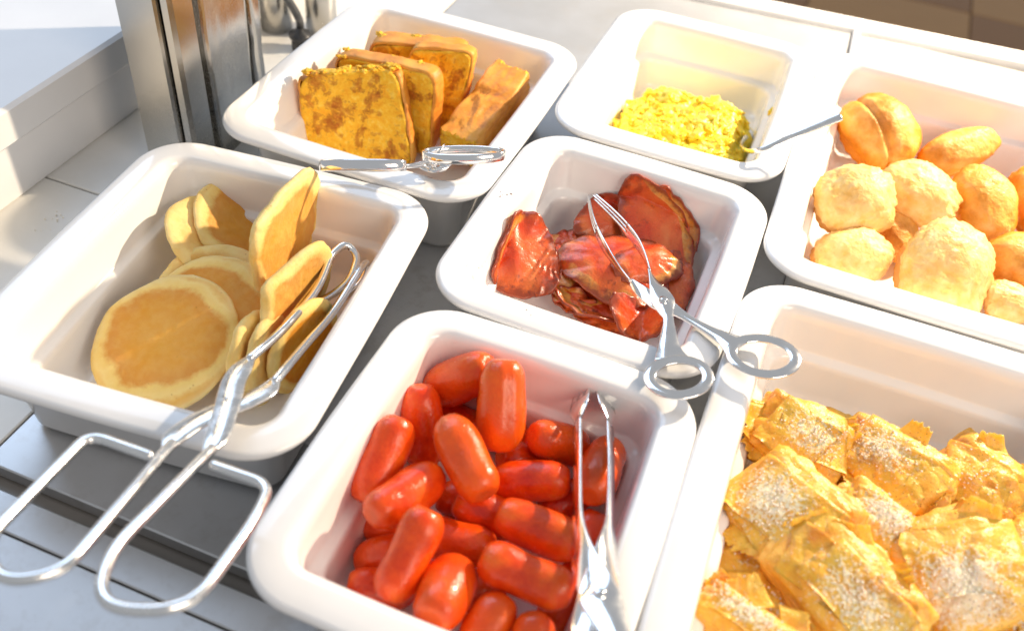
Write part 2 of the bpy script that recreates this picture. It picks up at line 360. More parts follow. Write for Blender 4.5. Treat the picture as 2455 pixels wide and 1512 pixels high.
# stainless cabinet column
YF = .712
pL, pE1 = aty(311, 180, YF), aty(403, 180, YF)
XR = float(aty(440, 168, YF + .004)[0]); yS3, yR = float(atx(602, 100, XR)[1]), float(atx(628, 90, XR)[1])
cb = thing('steel_cabinet', 'upright stainless steel cabinet with dark panel seams behind the pancake dish', 'cabinet', (XR - .05, YF + .1, 0))
obj('front_panel', *box((pL[0], YF, 0), (pE1[0] - .0006, YF + .10, .45), .0025), STEELV, parent=cb, smooth=False)
obj('corner_post', *box((pE1[0] + .0006, YF + .003, 0), (XR - .0015, YF + .04, .45), .004), STEELV, parent=cb, smooth=False)
def panel(y0, y1):
    lo = []; n = 24
    for i in range(n + 1):
        t = i / n; y = y0 + (y1 - y0) * t; lp = []
        for j in range(21):
            z = .45 * j / 20; x = XR + .0014 * math.sin(t * 5 + z * 16) + .0016 * fb((0, y, z), 14) + (-.003 if i in (0, n) else 0)
            lp.append((x, y, z))
        lo.append(lp)
    V, F = loft(lo, False); m = len(V); back = [(XR - .03, v[1], v[2]) for v in V]
    F2 = [tuple(q + m for q in f[::-1]) for f in F]
    E = []
    for i in range(n):
        for a in (0, 20): E.append((i * 21 + a, (i + 1) * 21 + a, (i + 1) * 21 + a + m, i * 21 + a + m))
    for j in range(20):
        for a in (0, n): E.append((a * 21 + j, a * 21 + j + 1, a * 21 + j + 1 + m, a * 21 + j + m))
    return V + back, F + F2 + E
obj('side_panel', *panel(YF + .046, yS3 - .0022), STEELV, parent=cb)
obj('end_panel', *panel(yS3 + .0022, yR), STEELV, parent=cb)
obj('core', *box((pL[0] + .004, YF + .042, 0), (XR - .008, yR - .004, .448), .001), STEELV, parent=cb, smooth=False)

# cable and canisters behind
pc = at(722, 118, 0.0)
cbl = thing('power_cable', 'dark grey cable rising from a grommet beside the steel cabinet', 'cable', pc)
pts = catmull([pc + A3(0, 0, .012), pc + A3(.0, .002, .035), at(716, 45, .06), at(700, 15, .085), at(672, -25, .12), at(640, -60, .16)], 8)
obj('cord', *tube(pts, .0052, 12), RUB, parent=cbl)
prof = [(.0001, 0), (.011, 0), (.0125, .002), (.0125, .012), (.010, .016), (.0145, .018), (.0155, .021), (.0145, .024), (.007, .026), (.0055, .03), (.0001, .03)]
def lathe(prof, c, seg=28): return loft([[tuple(np.asarray(c) + A3(r * math.cos(2 * math.pi * k / seg), r * math.sin(2 * math.pi * k / seg), z)) for k in range(seg)] for r, z in prof])
obj('grommet', *lathe(prof, pc), RUB, parent=cbl)
for (px, py, lb) in ((664, 66, 'small round steel canister between the cabinet and the cable'), (772, 74, 'round steel canister to the right of the dark cable')):
    c = at(px, py, 0); rr = .0215
    t = thing('steel_canister', lb, 'canister', c, 'canisters behind the toast dish')
    obj('body', *lathe([(.0001, 0), (rr - .002, 0), (rr, .002), (rr, .094), (rr - .001, .096), (.0001, .096)], c), STEELV, parent=t)
    obj('lid', *lathe([(.0001, .097), (rr + .001, .097), (rr + .001, .106), (rr - .003, .110), (.006, .111), (.006, .118), (.0001, .119)], c), CHROME, parent=t)

# white rail along the back of the counter
ra, rb = at(1984, 62, .004), at(2455, 158, .004); dr = unit(rb - ra); pr_ = A3(-dr[1], dr[0], 0)
P0, P1 = ra - dr * .9, rb + dr * .6
def bar(P0, P1, side, w, z0, z1_):
    V = []
    for P in (P0, P1):
        V += [P + A3(0, 0, z0 - P[2]), P + side * w + A3(0, 0, z0 - P[2]), P + side * w + A3(0, 0, z1_ - .004 - P[2]), P + side * (w - .004) + A3(0, 0, z1_ - P[2]), P + side * .004 + A3(0, 0, z1_ - P[2]), P + A3(0, 0, z1_ - .004 - P[2])]
    F = [(i, (i + 1) % 6, 6 + (i + 1) % 6, 6 + i) for i in range(6)] + [(5, 4, 3, 2, 1, 0), (6, 7, 8, 9, 10, 11)]
    return V, F
rl = thing('back_rail', 'white rail running along the back edge of the counter', 'rail', (P0 + P1) / 2)
obj('long_bar', *bar(P0, P1, pr_, .034, -.02, .012), WHITE, parent=rl, smooth=False)
q0, q1 = at(2046, 76, .004), at(2036, 128, .004); s_ = unit(q1 - q0)
obj('cross_bar', *bar(q1 + s_ * .03, q0 - s_ * .012, A3(1, 0, 0), .010, .0005, .008), WHITE, parent=rl, smooth=False)

# ---------------------------------------------------------------- dishes
RZ = .1
PROF = [(66, -90), (57, -89.2), (51.5, -86), (48.5, -80), (45.2, -54), (44.4, -49), (42.4, -46.8), (37.4, -45.6), (35.9, -42.8), (33.6, -14), (32.8, -8), (31.4, -4), (29.2, -1.4), (26.5, -.3), (23, 0), (13, -.3),
        (5, -.9), (2.4, -1.6), (.8, -2.9), (0, -4.8), (.3, -6.8), (1.6, -8.4), (4, -9.2), (22, -11), (28, -12.6), (30.5, -17), (36.5, -91), (38.5, -96.5), (43, -99.6), (60, -99.8)]
def rrect(w, h, ins, R, z, c, yaw, nc=14, ne=10, bow=.0013):
    r = max(R - ins, .021); hw, hh = w / 2 - ins, h / 2 - ins; pts = []
    cs, sn = math.cos(yaw), math.sin(yaw)
    cor = [(hw - r, hh - r, 0), (-hw + r, hh - r, 90), (-hw + r, -hh + r, 180), (hw - r, -hh + r, 270)]
    for i, (x, y, a0) in enumerate(cor):
        for k in range(nc + 1):
            a = math.radians(a0 + 90 * k / nc); pts.append([x + r * math.cos(a), y + r * math.sin(a)])
        nx = cor[(i + 1) % 4]; a = math.radians(a0 + 90)
        p, q = A3(*pts[-1]), A3(nx[0] + r * math.cos(a), nx[1] + r * math.sin(a))
        for k in range(1, ne):
            t = k / ne; m = p + (q - p) * t + A3(math.cos(a), math.sin(a)) * bow * math.sin(math.pi * t) ** 1.3; pts.append(list(m))
    return [(c[0] + x * cs - y * sn, c[1] + x * sn + y * cs, z) for x, y in pts]
def dish(label, cx_, cyy, w, h, yaw):
    yaw = math.radians(yaw); R = .052
    V, F = loft([rrect(w, h, d / 1000, R, RZ + z / 1000, (cx_, cyy), yaw) for d, z in PROF], True, False, True)
    n = len(rrect(w, h, .01, R, 0, (0, 0), 0))
    F.append(tuple(range(n))[::-1])
    F = [f[::-1] for f in F]
    o = obj('serving_dish', V, F, PORC, origin=(cx_, cyy, 0))
    return tag(o, label, 'dish', 'white porcelain serving dishes')
dish('white porcelain dish holding the pancakes and wire tongs', -.4250, .4960, .3025, .3460, 5.7)
dish('white porcelain dish holding thick slices of french toast', -.4115, .8600, .3065, .3570, -.2)
dish('white porcelain dish holding fried bacon slices', -.1250, .7010, .2640, .2985, -1.0)
dish('white porcelain dish piled with small red sausages', -.1250, .3975, .2630, .3030, .2)
dish('white porcelain dish with scrambled eggs and a spoon', -.1222, 1.0260, .2615, .3330, 0)
dish('large white porcelain dish full of puffy golden pastries', .1735, .9670, .3260, .4820, -.2)
dish('large white porcelain dish of sugared filo pastry squares', .1705, .4920, .3260, .4480, .3)

# ---------------------------------------------------------------- sausages
SL = [  # end, z, end, z, radius, label
 ((1205, 250), .060, (1020, 420), .042, 97, 'red sausage leaning at the back of the pile, its puckered end uppermost'),
 ((1297, 330), .085, (1318, 590), .070, 104, 'upright sausage with a split along its length, highest at the back'),
 ((895, 455), .050, (975, 660), .040, 90, 'sausage with a frayed tip against the left wall of its dish'),
 ((1075, 570), .078, (1205, 830), .072, 103, 'slightly bent sausage lying on top in the middle of the pile'),
 ((625, 775), .062, (825, 640), .062, 98, 'leftmost sausage in the pile, nearly level with the dish rim'),
 ((740, 930), .066, (975, 810), .062, 100, 'sausage just below the leftmost one, parallel to it'),
 ((925, 1010), .078, (835, 1310), .062, 100, 'long upright sausage in front on the left of the pile'),
 ((1460, 465), .034, (1240, 510), .030, 82, 'sausage half hidden behind the split upright one, rounded end at right'),
 ((1500, 610), .052, (1640, 660), .042, 92, 'sausage whose star-shaped pucker faces the viewer, near the tongs'),
 ((1340, 825), .046, (1545, 805), .046, 92, 'dark red sausage lying across, left of the tongs'),
 ((1795, 650), .050, (1735, 890), .054, 92, 'rightmost sausage, seen behind the tong blades'),
 ((1150, 985), .040, (1330, 960), .040, 88, 'sausage tucked under the middle one, mostly covered'),
 ((1370, 985), .064, (1610, 1085), .060, 98, 'plump sausage pointing left, right of centre beside the tongs'),
 ((1265, 1185), .070, (1590, 1320), .066, 102, 'large sausage in front of the tong pivot, lying across'),
 ((1000, 1075), .042, (1200, 1090), .040, 92, 'sausage wedged in the centre between two upright ones'),
 ((1070, 1260), .052, (1025, 1400), .064, 122, 'sausage seen end on at the front of the pile'),
 ((665, 1285), .032, (830, 1330), .030, 82, 'low sausage in the front left corner of the dish'),
 ((700, 1000), .034, (860, 1010), .030, 86, 'sausage beneath the left pair, only its round end showing'),
 ((1300, 1440), .056, (1190, 1520), .050, 98, 'sausage at the front edge, cut off below, second from the tongs'),
 ((1450, 1515), .056, (1480, 1640), .050, 98, 'sausage at the very front beside the tong handle, cut off below'),
 ((1690, 1030), .044, (1730, 1140), .040, 86, 'sausage glimpsed between the two tong arms'),
 ((1560, 940), .030, (1640, 890), .030, 84, 'sausage deep in the gap left of the tongs'),
 ((1180, 480), .028, (1150, 600), .026, 84, 'sausage deep at the back beneath the split one'),
 ((1340, 690), .028, (1480, 720), .026, 84, 'sausage in deep shade below the star-ended one'),
 ((820, 1130), .028, (700, 1170), .026, 84, 'sausage at the bottom of the pile behind the long upright one'),
 ((1080, 880), .030, (1180, 930), .028, 84, 'sausage in deep shade at the middle of the pile'),
 ((1150, 1330), .028, (1260, 1290), .028, 84, 'sausage at the bottom between the end-on one and the large one'),
 ((1700, 1300), .036, (1640, 1460), .036, 90, 'sausage low on the right under the tong pivot'),
]
caps = []
for e0, za, e1, zb, rp, lb in SL:
    lift = .013 * float(sstep(.034, .055, (za + zb) / 2)); p, q = at(*c7(*e0), za + lift), at(*c7(*e1), zb + lift); d = np.dot((p + q) / 2 - CAM, CF)
    caps.append([p, q, rp * .5138 * d / FPX * 1.07, lb, min(np.linalg.norm(p - q), .042), (p + q) / 2 - CR * .004])
def segdist(p1, q1, p2, q2):
    d1, d2, r = q1 - p1, q2 - p2, p1 - p2; a, e, f = d1 @ d1, d2 @ d2, d2 @ r; c = d1 @ r; b = d1 @ d2; den = a * e - b * b
    s = np.clip((b * f - c * e) / den, 0, 1) if den > 1e-12 else 0.5
    t = (b * s + f) / e
    if t < 0: t = 0.; s = np.clip(-c / a, 0, 1)
    elif t > 1: t = 1.; s = np.clip((b - c) / a, 0, 1)
    return s, t, (p1 + d1 * s) - (p2 + d2 * t)
for it in range(160):
    for i in range(len(caps)):
        for j in range(i + 1, len(caps)):
            A, B = caps[i], caps[j]
            if np.linalg.norm((A[0] + A[1] - B[0] - B[1]) / 2) > .12: continue
            s, t, dv = segdist(A[0], A[1], B[0], B[1]); dd = np.linalg.norm(dv); pen = (A[2] + B[2]) * .97 - dd
            if pen > 0:
                up = -CF if dv @ -CF > 0 else CF
                mv = unit(dv * .5 / (dd + 1e-6) + up * .9) * pen * .22
                for c_, w_, sg in ((A, s, 1), (B, t, -1)):
                    c_[0] = c_[0] + sg * mv * (1 - w_) * 1.3; c_[1] = c_[1] + sg * mv * w_ * 1.3
    for c_ in caps:
        md, dr_ = (c_[0] + c_[1]) / 2, unit(c_[1] - c_[0]); md = md + (c_[5] - md) * .04; c_[0], c_[1] = md - dr_ * c_[4] / 2, md + dr_ * c_[4] / 2
        for k in (0, 1):
            lo = .0105 + c_[2]
            if c_[k][2] < lo:
                c_[k] = c_[k] + A3(0, 0, lo - c_[k][2])
            ins = .046 - .012 * np.clip((c_[k][2] - .03) / .035, 0, 1); hx, hy = .1335 - ins - c_[2] * .82, .1515 - ins - c_[2] * .86
            c_[k][0] = np.clip(c_[k][0], -.1252 - hx, -.1252 + hx); c_[k][1] = np.clip(c_[k][1], .397 - hy, .397 + hy)
def sausage(p, q, r, lb, k):
    ax = unit(q - p); L = np.linalg.norm(q - p); side = unit(np.cross(ax, A3(0, 0, 1))); nn = np.cross(side, ax)
    bend = (RND.random() - .5) * .006; seg, rings = 32, 34; ph = RND.random() * 6; V, tip = [], []
    split = (k == 1)
    for i in range(rings + 1):
        u = i / rings * 2 - 1                              # -1..1 along
        tot = L / 2 + r * .95
        s = math.sin(u * math.pi / 2) * tot
        over = abs(s) - (L / 2 - r * .25)
        rad = r if over <= 0 else r * max(1 - (over / (r * 1.22)) ** 2.05, 0) ** .5
        end = max(0, abs(s) / tot - .86) / .14
        wob = 1 + .035 * math.sin(s * 130 + ph) + .02 * math.sin(s * 60 + ph * 2)
        c = (p + q) / 2 + ax * s * (1 - .07 * end ** 3) + nn * bend * (1 - (s / tot) ** 2)
        for j in range(seg):
            a = 2 * math.pi * j / seg; d = math.cos(a) * side + math.sin(a) * nn
            rr = rad * wob * (1 + .13 * end * math.sin(11 * a + ph + 1.5 * math.sin(3 * a))) * (1 + .05 * nz(c + d * r, 60, k))
            if split: rr *= 1 - .09 * math.exp(-((a - 1.75) / .12) ** 2) * (1 - end)
            V.append(c + d * rr); tip.append(end ** 2)
    V2, F = loft([V[i * seg:(i + 1) * seg] for i in range(rings + 1)], True, True, True)
    o = obj('sausage', V2, F, SAUS, attrs={'tip': tip}); tag(o, lb, 'sausage', 'red sausages piled in the front dish')
for k, (p, q, r, lb, _l, _c) in enumerate(caps): sausage(p, q, r, lb, k)

# ---------------------------------------------------------------- french toast
def toast(lb, TL, TR, BR, BL, th, k, cut_top=False, frill=0):
    """slice from four face corners; thickness goes away from the face"""
    W, H = np.linalg.norm(TR - TL), np.linalg.norm(BL - TL); nn = unit(np.cross(TR + BR - TL - BL, BL + BR - TL - TR))
    if np.dot(nn, CF) < 0: nn = -nn
    c = (TL + TR + BL + BR) / 4
    t = thing('french_toast_slice', lb, 'toast', c + A3(0, 0, -.05), 'french toast slices')
    def pos(x, y): return (TL * (1 - x) + TR * (1 + x)) * (1 - y) / 4 + (BL * (1 - x) + BR * (1 + x)) * (1 + y) / 4
    def out(a, f=1.0, ins=0.0):
        e = 8.0; ca, sa = math.cos(a), math.sin(a); rr = (abs(ca) ** e + abs(sa) ** e) ** (-1 / e) * f * (1 - ins)
        return rr * ca, rr * sa
    seg = 104; rad = []
    def ringv(f, depth, ins=0, amp=.0012):
        L = []
        for j in range(seg):
            a = 2 * math.pi * j / seg; x, y = out(a, f, ins); p = pos(x, y); d_ = unit(p - c + 1e-9)
            w = fb(p, 70, k * 3.1) * amp * (1 if f < .99 else 1.5) + .0018 * nz(p, 26, k)
            L.append(p + nn * (depth + w * 1.3) + d_ * (nz(p, 45, k) * .0022 if f > .9 else 0)); rad.append(f)
        return L
    loops = [ringv(f, .0) for f in (.02, .15, .28, .4, .5, .6, .68, .76, .83, .89, .94)] + [ringv(.975, .0008), ringv(1.0, .003, .02), ringv(1.0, th - .003, .02), ringv(.975, th - .0008)] + [ringv(f, th) for f in (.9, .7, .4, .02)]
    Vv, F = loft(loops, True, True, True)
    obj('crumb', Vv, F, CRUMB, parent=t, attrs={'rad': rad})
    loops = []
    for (o_, dp) in ((-.001, .0018), (.0018, .0022), (.0026, .006), (.0030, th * .5), (.0026, th - .006), (.0018, th - .0022), (-.001, th - .0018)):
        L = []
        for j in range(seg):
            a = 2 * math.pi * j / seg; x, y = out(a); p = pos(x, y); d_ = unit(p - c); top = cut_top and y < -.88 and x < .9
            oo = -.005 if top else o_ + .0020 * nz(p + nn * dp, 50, k + 5) + .0012 * nz(p + nn * dp, 130, k)
            L.append(p + d_ * oo + nn * (dp + .0014 * nz(p, 50, k + 9)))
        loops.append(L)
    Vv, F = loft(loops, True); obj('crust', Vv, F, CRUST, parent=t)
    if frill:
        parts = []
        for i in range(frill):
            u = RND.random() * 1.9 - .95; q = pos(u, -1.0) + nn * th * RND.random() * .8
            s = .0015 + RND.random() * .0026; v, f = ICO[3]
            parts.append(([q + A3(*(x * s * (1 + .8 * nz(x, 1.6, i)))) * A3(1.5, 1.3, .7) for x in v], f))
        Vv, F = join(parts); obj('egg_frill', Vv, F, CRUMB, parent=t, attrs={'rad': [.95] * len(Vv)}, kind='stuff')
    return t
def tq(*c): return [at(*c2(x, y), z) for x, y, z in c]
toast('front french toast slice with mottled brown patches on its face', *tq((555, 500, .108), (1215, 455, .124), (1320, 1130, .016), (590, 960, .014)), .022, 1, True, 30)
toast('second french toast slice, just behind the mottled front one', *tq((790, 365, .110), (1450, 495, .120), (1420, 1030, .016), (850, 860, .014)), .026, 2, False, 12)
toast('third french toast slice, short one standing behind the second', *tq((1285, 318, .118), (1715, 352, .120), (1575, 930, .014), (1300, 830, .014)), .024, 3)
toast('rearmost french toast slice with crisp frilled edge at the back', *tq((1022, 285, .106), (1640, 345, .112), (1600, 850, .014), (1050, 720, .014)), .036, 4, False, 26)
# slice lying on its cut side at the right, crust upward
def toast_flat():
    p0, p1, q0 = at(*c2(1850, 362), .098), at(*c2(2110, 468), .094), at(*c2(1575, 885), .064)
    ex = unit(p1 - p0); d = q0 - p0; ey = unit(d - ex * (d @ ex)); return p0, ex, ey, np.linalg.norm(p1 - p0), np.linalg.norm(d)
p0, ex, ey, W5, L5 = toast_flat()
def rim_toast():
    # tall slice: crust side up; face normal along ex
    TLp = p0 + A3(0, 0, 0); c = p0 + ex * W5 / 2 + ey * L5 / 2
    t = thing('french_toast_slice', 'french toast slice on edge at the right with its brown crust upward', 'toast', c + A3(0, 0, -.08), 'french toast slices')
    hw, hl, hz = W5 / 2 * .9, L5 / 2, .022
    v, f = ICO[5]; V, fm, rad = [], [], []
    for x in v:
        q = np.sign(x) * np.abs(x) ** .22; q = q / np.max(np.abs(q)) if False else q
        s = A3(hw, hl, hz) * np.sign(x) * (np.abs(x) / np.max(np.abs(x)) * .9 + .1 * np.abs(x))
        P = c + ex * s[0] + ey * s[1] + np.cross(ex, ey) * -1 * (s[2] - hz)
        d = unit(ex * x[0] + ey * x[1] + A3(0, 0, x[2])); P = P + d * (.003 * fb(P, 45, 3) + .0015 * nz(P, 120) - .0035 * math.exp(-((s[1] + .01 + .004 * nz(P, 60)) / .0035) ** 2) * (x[2] > .3))
        V.append(P); rad.append(.8)
    for q in f:
        m = (v[q[0]] + v[q[1]] + v[q[2]]) / 3; a = np.abs(m); fm.append(1 if a[1] >= max(a[0], a[2]) else 0)
    F0 = [q for q, k in zip(f, fm) if k == 0]; F1 = [q for q, k in zip(f, fm) if k == 1]
    obj('crust', V, F0, CRUST, parent=t); obj('crumb', V, F1, CRUMB, parent=t, attrs={'rad': rad})
rim_toast()

# ---------------------------------------------------------------- pancakes
def pancake(lb, c, ax, up, R=.063, th=.0080, bend=0.0, bend2=0.0, k=0, wob=.05, flip=False, brown=.8, point=0.0):
    ax = unit(ax); up = unit(up - ax * np.dot(up, ax)); nn = np.cross(ax, up)
    if np.dot(nn, CF) > 0: nn = -nn                      # face toward viewer
    if flip: nn = -nn
    seg = 72; prof = [(.02, .5), (.2, .5), (.36, .5), (.5, .49), (.62, .49), (.72, .47), (.8, .46), (.87, .42), (.93, .34), (.975, .2), (1, 0), (.98, -.22), (.93, -.38), (.85, -.46), (.7, -.5), (.4, -.5), (.02, -.5)]
    loops, rad, sd_ = [], [], []
    for f, h in prof:
        L = []
        for j in range(seg):
            a = 2 * math.pi * j / seg; e = 1 + wob * mn.noise(Vector((math.cos(a) * 1.3, math.sin(a) * 1.3, k * 3.3))) + .012 * mn.noise(Vector((math.cos(a) * 6, math.sin(a) * 6, k * 5.1)))
            x, y = R * f * e * math.cos(a), R * f * e * math.sin(a); x *= 1 - point * max(0, y / R) ** 1.3
            d = h * th + bend * (x / R) ** 2 * R + bend2 * (y / R) ** 2 * R + .0012 * fb((x, y, k), 60, k)
            L.append(c + ax * x + up * y + nn * d); rad.append(f); sd_.append(1.0 if abs(h) < .3 and f > .9 else (.35 if f > .9 else 0))
        loops.append(L)
    V, F = loft(loops, True, True, True)
    o = obj('pancake', V, F, PANC, attrs={'rad': rad, 'side': sd_, 'brown': [brown] * len(rad)}); return tag(o, lb, 'pancake', 'pancakes in the left dish')
def pan(lb, cpx, z, ang, ratio, R, sg=1, **kw):
    """centre pixel and height, direction of the long axis in the picture, foreshortening"""
    c = at(*c4(*cpx), z); a = math.radians(ang); e1 = CR * math.cos(a) + CU * math.sin(a); ip = -CR * math.sin(a) + CU * math.cos(a)
    e2 = ip * ratio + sg * CF * math.sqrt(1 - ratio * ratio); pancake(lb, c, e1, e2, R=R, **kw)
pan('large front pancake with a broad golden brown centre', (893, 1125), .047, 8, .90, .0665, k=1, wob=.06)
a1 = math.radians(8); q1c = at(*c4(893, 1125), .047); q1x = CR * math.cos(a1) + CU * math.sin(a1); q1y = (-CR * math.sin(a1) + CU * math.cos(a1)) * .90 + CF * .436; q1n = np.cross(q1x, q1y); q1n = q1n if q1n @ CF > 0 else -q1n
pancake('second pancake, right behind the large front one', q1c + q1x * .033 + q1y * .028 + q1n * .011, q1x, q1y, R=.060, k=2)
pancake('pale third pancake with ruffled edge behind the second', q1c + q1x * .036 + q1y * .052 + q1n * .024, q1x + q1n * .2, q1y, R=.055, k=3, wob=.10, brown=.3)
pan('pale pancake standing on edge at the back left', (1215, 590), .048, -48, .55, .0600, k=4, flip=True, brown=.2)
pan('rearmost pancake with a browned face, tucked behind the pale one', (1335, 520), .045, -52, .55, .0600, k=5)
pan('tall folded pancake with a pointed tip above the dish rim', (1530, 590), .078, 75, .12, .0770, sg=-1, k=6, bend=.08, th=.012, wob=.10, brown=.75, point=.75)
pan('crumpled pancake below the tall pointed one', (1580, 900), .066, 70, .18, .0600, sg=-1, k=7, bend=.16, th=.012, wob=.16, brown=.75, point=.5)
pan('narrow pancake seen edge on beside the front one', (1362, 1200), .044, 80, .16, .0420, sg=-1, k=8, th=.011, brown=.3)
pan('second narrow pancake seen edge on, nearer the wire tongs', (1452, 1210), .044, 78, .16, .0430, sg=-1, k=9, th=.011, brown=.3)
pan('dark browned pancake under the wire tongs at the right wall', (1640, 1150), .044, 66, .35, .0460, sg=-1, k=10, th=.010, brown=1.0)
# ---------------------------------------------------------------- bacon
def sheet(lb, cor, k, bulge=0.0, ruff=.003, fat=(0, 1.0), curl=0.0, vf=None, e=1.95, th=.0022, n=44, rollr=0.0):
    """thin slice over four corners (picture position and height) with curled, rippled edge"""
    mx, my = sum(c[0] for c in cor) / 4, sum(c[1] for c in cor) / 4; TL, TR, BR, BL = [at(*c6(mx + (x - mx) * 1.10, my + (y - my) * 1.10), z) for x, y, z in cor]
    nrm = unit(np.cross(TR - TL, BL - TL)); nrm = nrm if nrm @ CF < 0 else -nrm
    G, ed, ft = [], [], []; fa = math.radians(fat[0])
    for i in range(n + 1):
        for j in range(n + 1):
            s, t = i / n * 2 - 1, j / n * 2 - 1
            m = max(abs(s), abs(t)); l = (abs(s) ** e + abs(t) ** e) ** (1 / e) if m > 0 else 1
            q = m / l if l > 0 else 1; x, y = s * q, t * q
            ang = math.atan2(y, x); w = 1 + (.09 * mn.noise(Vector((math.cos(ang) * 1.4, math.sin(ang) * 1.4, k * 2.7))) + .03 * mn.noise(Vector((math.cos(ang) * 6, math.sin(ang) * 6, k)))) * m
            x, y = x * w, y * w; u, v = (x + 1) / 2, (y + 1) / 2
            P = (TL * (1 - u) + TR * u) * (1 - v) + (BL * (1 - u) + BR * u) * v
            h = bulge * (1 - x * x) * (1 - y * y) + curl * m ** 4 + 1.3 * ruff * m ** 2.5 * (math.sin(ang * 8 + k * 2 + 2.2 * math.sin(ang * 2 + k)) * .22 + 1.6 * mn.noise(Vector((math.cos(ang) * 2.5, math.sin(ang) * 2.5, k * 1.9)))) + .0022 * mn.noise(Vector((x * 1.6, y * 1.6, k * 3.1))) + .0008 * mn.noise(Vector((x * 5, y * 5, k)))
            if vf: h += vf[2] * abs(x * math.cos(vf[0]) + y * math.sin(vf[0]) - vf[1])
            if rollr: P = P * 1.0; h += rollr * (1 - math.cos(x * 2.6))
            dd = x * math.cos(fa) + y * math.sin(fa)
            G.append(P + nrm * h); ed.append(m); ft.append(fat[1] * float(sstep(.15, .55, dd) * sstep(.52, .72, m) * (1 - sstep(.90, .99, m))))
    G = np.array(G); ins = .050 - .014 * np.clip((G[:, 2] - .015) / .045, 0, 1)      # stay inside the dish walls
    for ax_, cc, hh in ((0, -.125, .132), (1, .701, .149)):
        lim = hh - ins - .002; d_ = G[:, ax_] - cc; over = np.maximum(np.abs(d_) - lim, 0); G[:, ax_] -= np.sign(d_) * over * .97; G[:, 2] += over * .55
    G[:, 2] = np.maximum(G[:, 2], .0125)
    G = G.reshape(n + 1, n + 1, 3)
    du = np.gradient(G, axis=0); dv = np.gradient(G, axis=1); N = np.cross(du, dv); N /= np.linalg.norm(N, axis=2, keepdims=True) + 1e-9
    if (N[n // 2, n // 2] @ nrm) < 0: N = -N
    top, bot = (G + N * th / 2).reshape(-1, 3), (G - N * th / 2).reshape(-1, 3); mN = (n + 1) ** 2; F = []
    for i in range(n):
        for j in range(n):
            a, b, c, d = i * (n + 1) + j, (i + 1) * (n + 1) + j, (i + 1) * (n + 1) + j + 1, i * (n + 1) + j + 1
            F += [(a, b, c, d), (d + mN, c + mN, b + mN, a + mN)]
    bd = [(i, 0) for i in range(n)] + [(n, j) for j in range(n)] + [(i, n) for i in range(n, 0, -1)] + [(0, j) for j in range(n, 0, -1)]
    bi = [i * (n + 1) + j for i, j in bd]
    for a, b in zip(bi, bi[1:] + bi[:1]): F.append((a, a + mN, b + mN, b))
    o = obj('bacon_slice', np.vstack([top, bot]), F, BACON, attrs={'edge': ed + ed, 'fat': ft + ft})
    return tag(o, lb, 'bacon', 'bacon slices')
sheet('bacon slice folded against the left wall of its dish, apart from the rest', [(420, 415, .096), (750, 530, .084), (740, 1000, .032), (215, 800, .062)], 1, .004, .005, (200, 1.0), .003, (-.3, -.15, -.010))
sheet('tall bacon slice with a golden fat edge standing at the back right', [(1060, 235, .084), (1440, 270, .080), (1560, 860, .030), (1170, 800, .028)], 2, .006, .003, (-20, 1.3), -.004)
sheet('dark bacon slice peeking out behind the fork tips', [(850, 400, .060), (1180, 300, .066), (1260, 680, .026), (830, 660, .030)], 3, .004, .003, (90, .4))
sheet('pale fatty bacon scrap left of the middle slice', [(680, 570, .034), (910, 540, .040), (950, 730, .024), (690, 715, .022)], 4, .004, .003, (180, 1.5))
sheet('wide bacon slice lying in the middle under the fork', [(780, 575, .056), (1360, 590, .060), (1370, 1050, .038), (740, 830, .042)], 5, .006, .004, (120, .7), -.005)
sheet('bacon slice at the right beneath the tong pivot', [(1200, 640, .046), (1470, 650, .046), (1530, 1040, .024), (1220, 1010, .028)], 6, .006, .003, (60, .5))
sheet('bacon slice with a dark red curled rim below the wide one', [(690, 740, .040), (1210, 880, .030), (1250, 1060, .018), (790, 1070, .024)], 7, -.006, .004, (180, .9), .006)
sheet('flat pale pink bacon slice at the front of the pile', [(790, 940, .026), (1240, 960, .026), (1290, 1150, .015), (900, 1125, .015)], 8, .003, .003, (250, 1.2))
sheet('rolled up bacon slice at the front right corner', [(1090, 950, .036), (1350, 1010, .040), (1380, 1210, .026), (1020, 1150, .028)], 9, 0, .003, (0, .4), .002, rollr=.016)
sheet('bacon slice lying on the tray floor behind the middle of the pile', [(760, 560, .030), (1150, 520, .036), (1230, 800, .020), (760, 760, .020)], 11, .003, .004, (140, .9))
sheet('curled bacon slice on top of the wide one, right of the fork', [(1080, 620, .064), (1420, 640, .060), (1440, 860, .046), (1060, 860, .052)], 12, .007, .004, (30, 1.0), -.005)
sheet('narrow bacon slice peeking out at the lower left of the pile', [(700, 860, .030), (960, 930, .026), (960, 1060, .018), (740, 1010, .020)], 13, .004, .004, (230, 1.1), .003)
sheet('bacon slice tucked behind the tall one at the back right', [(1250, 290, .074), (1480, 330, .072), (1570, 720, .036), (1300, 700, .034)], 14, .004, .004, (-10, 1.2))
sheet('second layer of bacon behind the slice at the left wall', [(400, 560, .060), (700, 640, .060), (760, 930, .022), (330, 880, .030)], 15, .004, .004, (90, .6))
sheet('small bacon scrap bridging the left slice and the pile', [(670, 630, .044), (820, 640, .048), (850, 790, .034), (690, 780, .036)], 10, .003, .003, (0, 1.0))
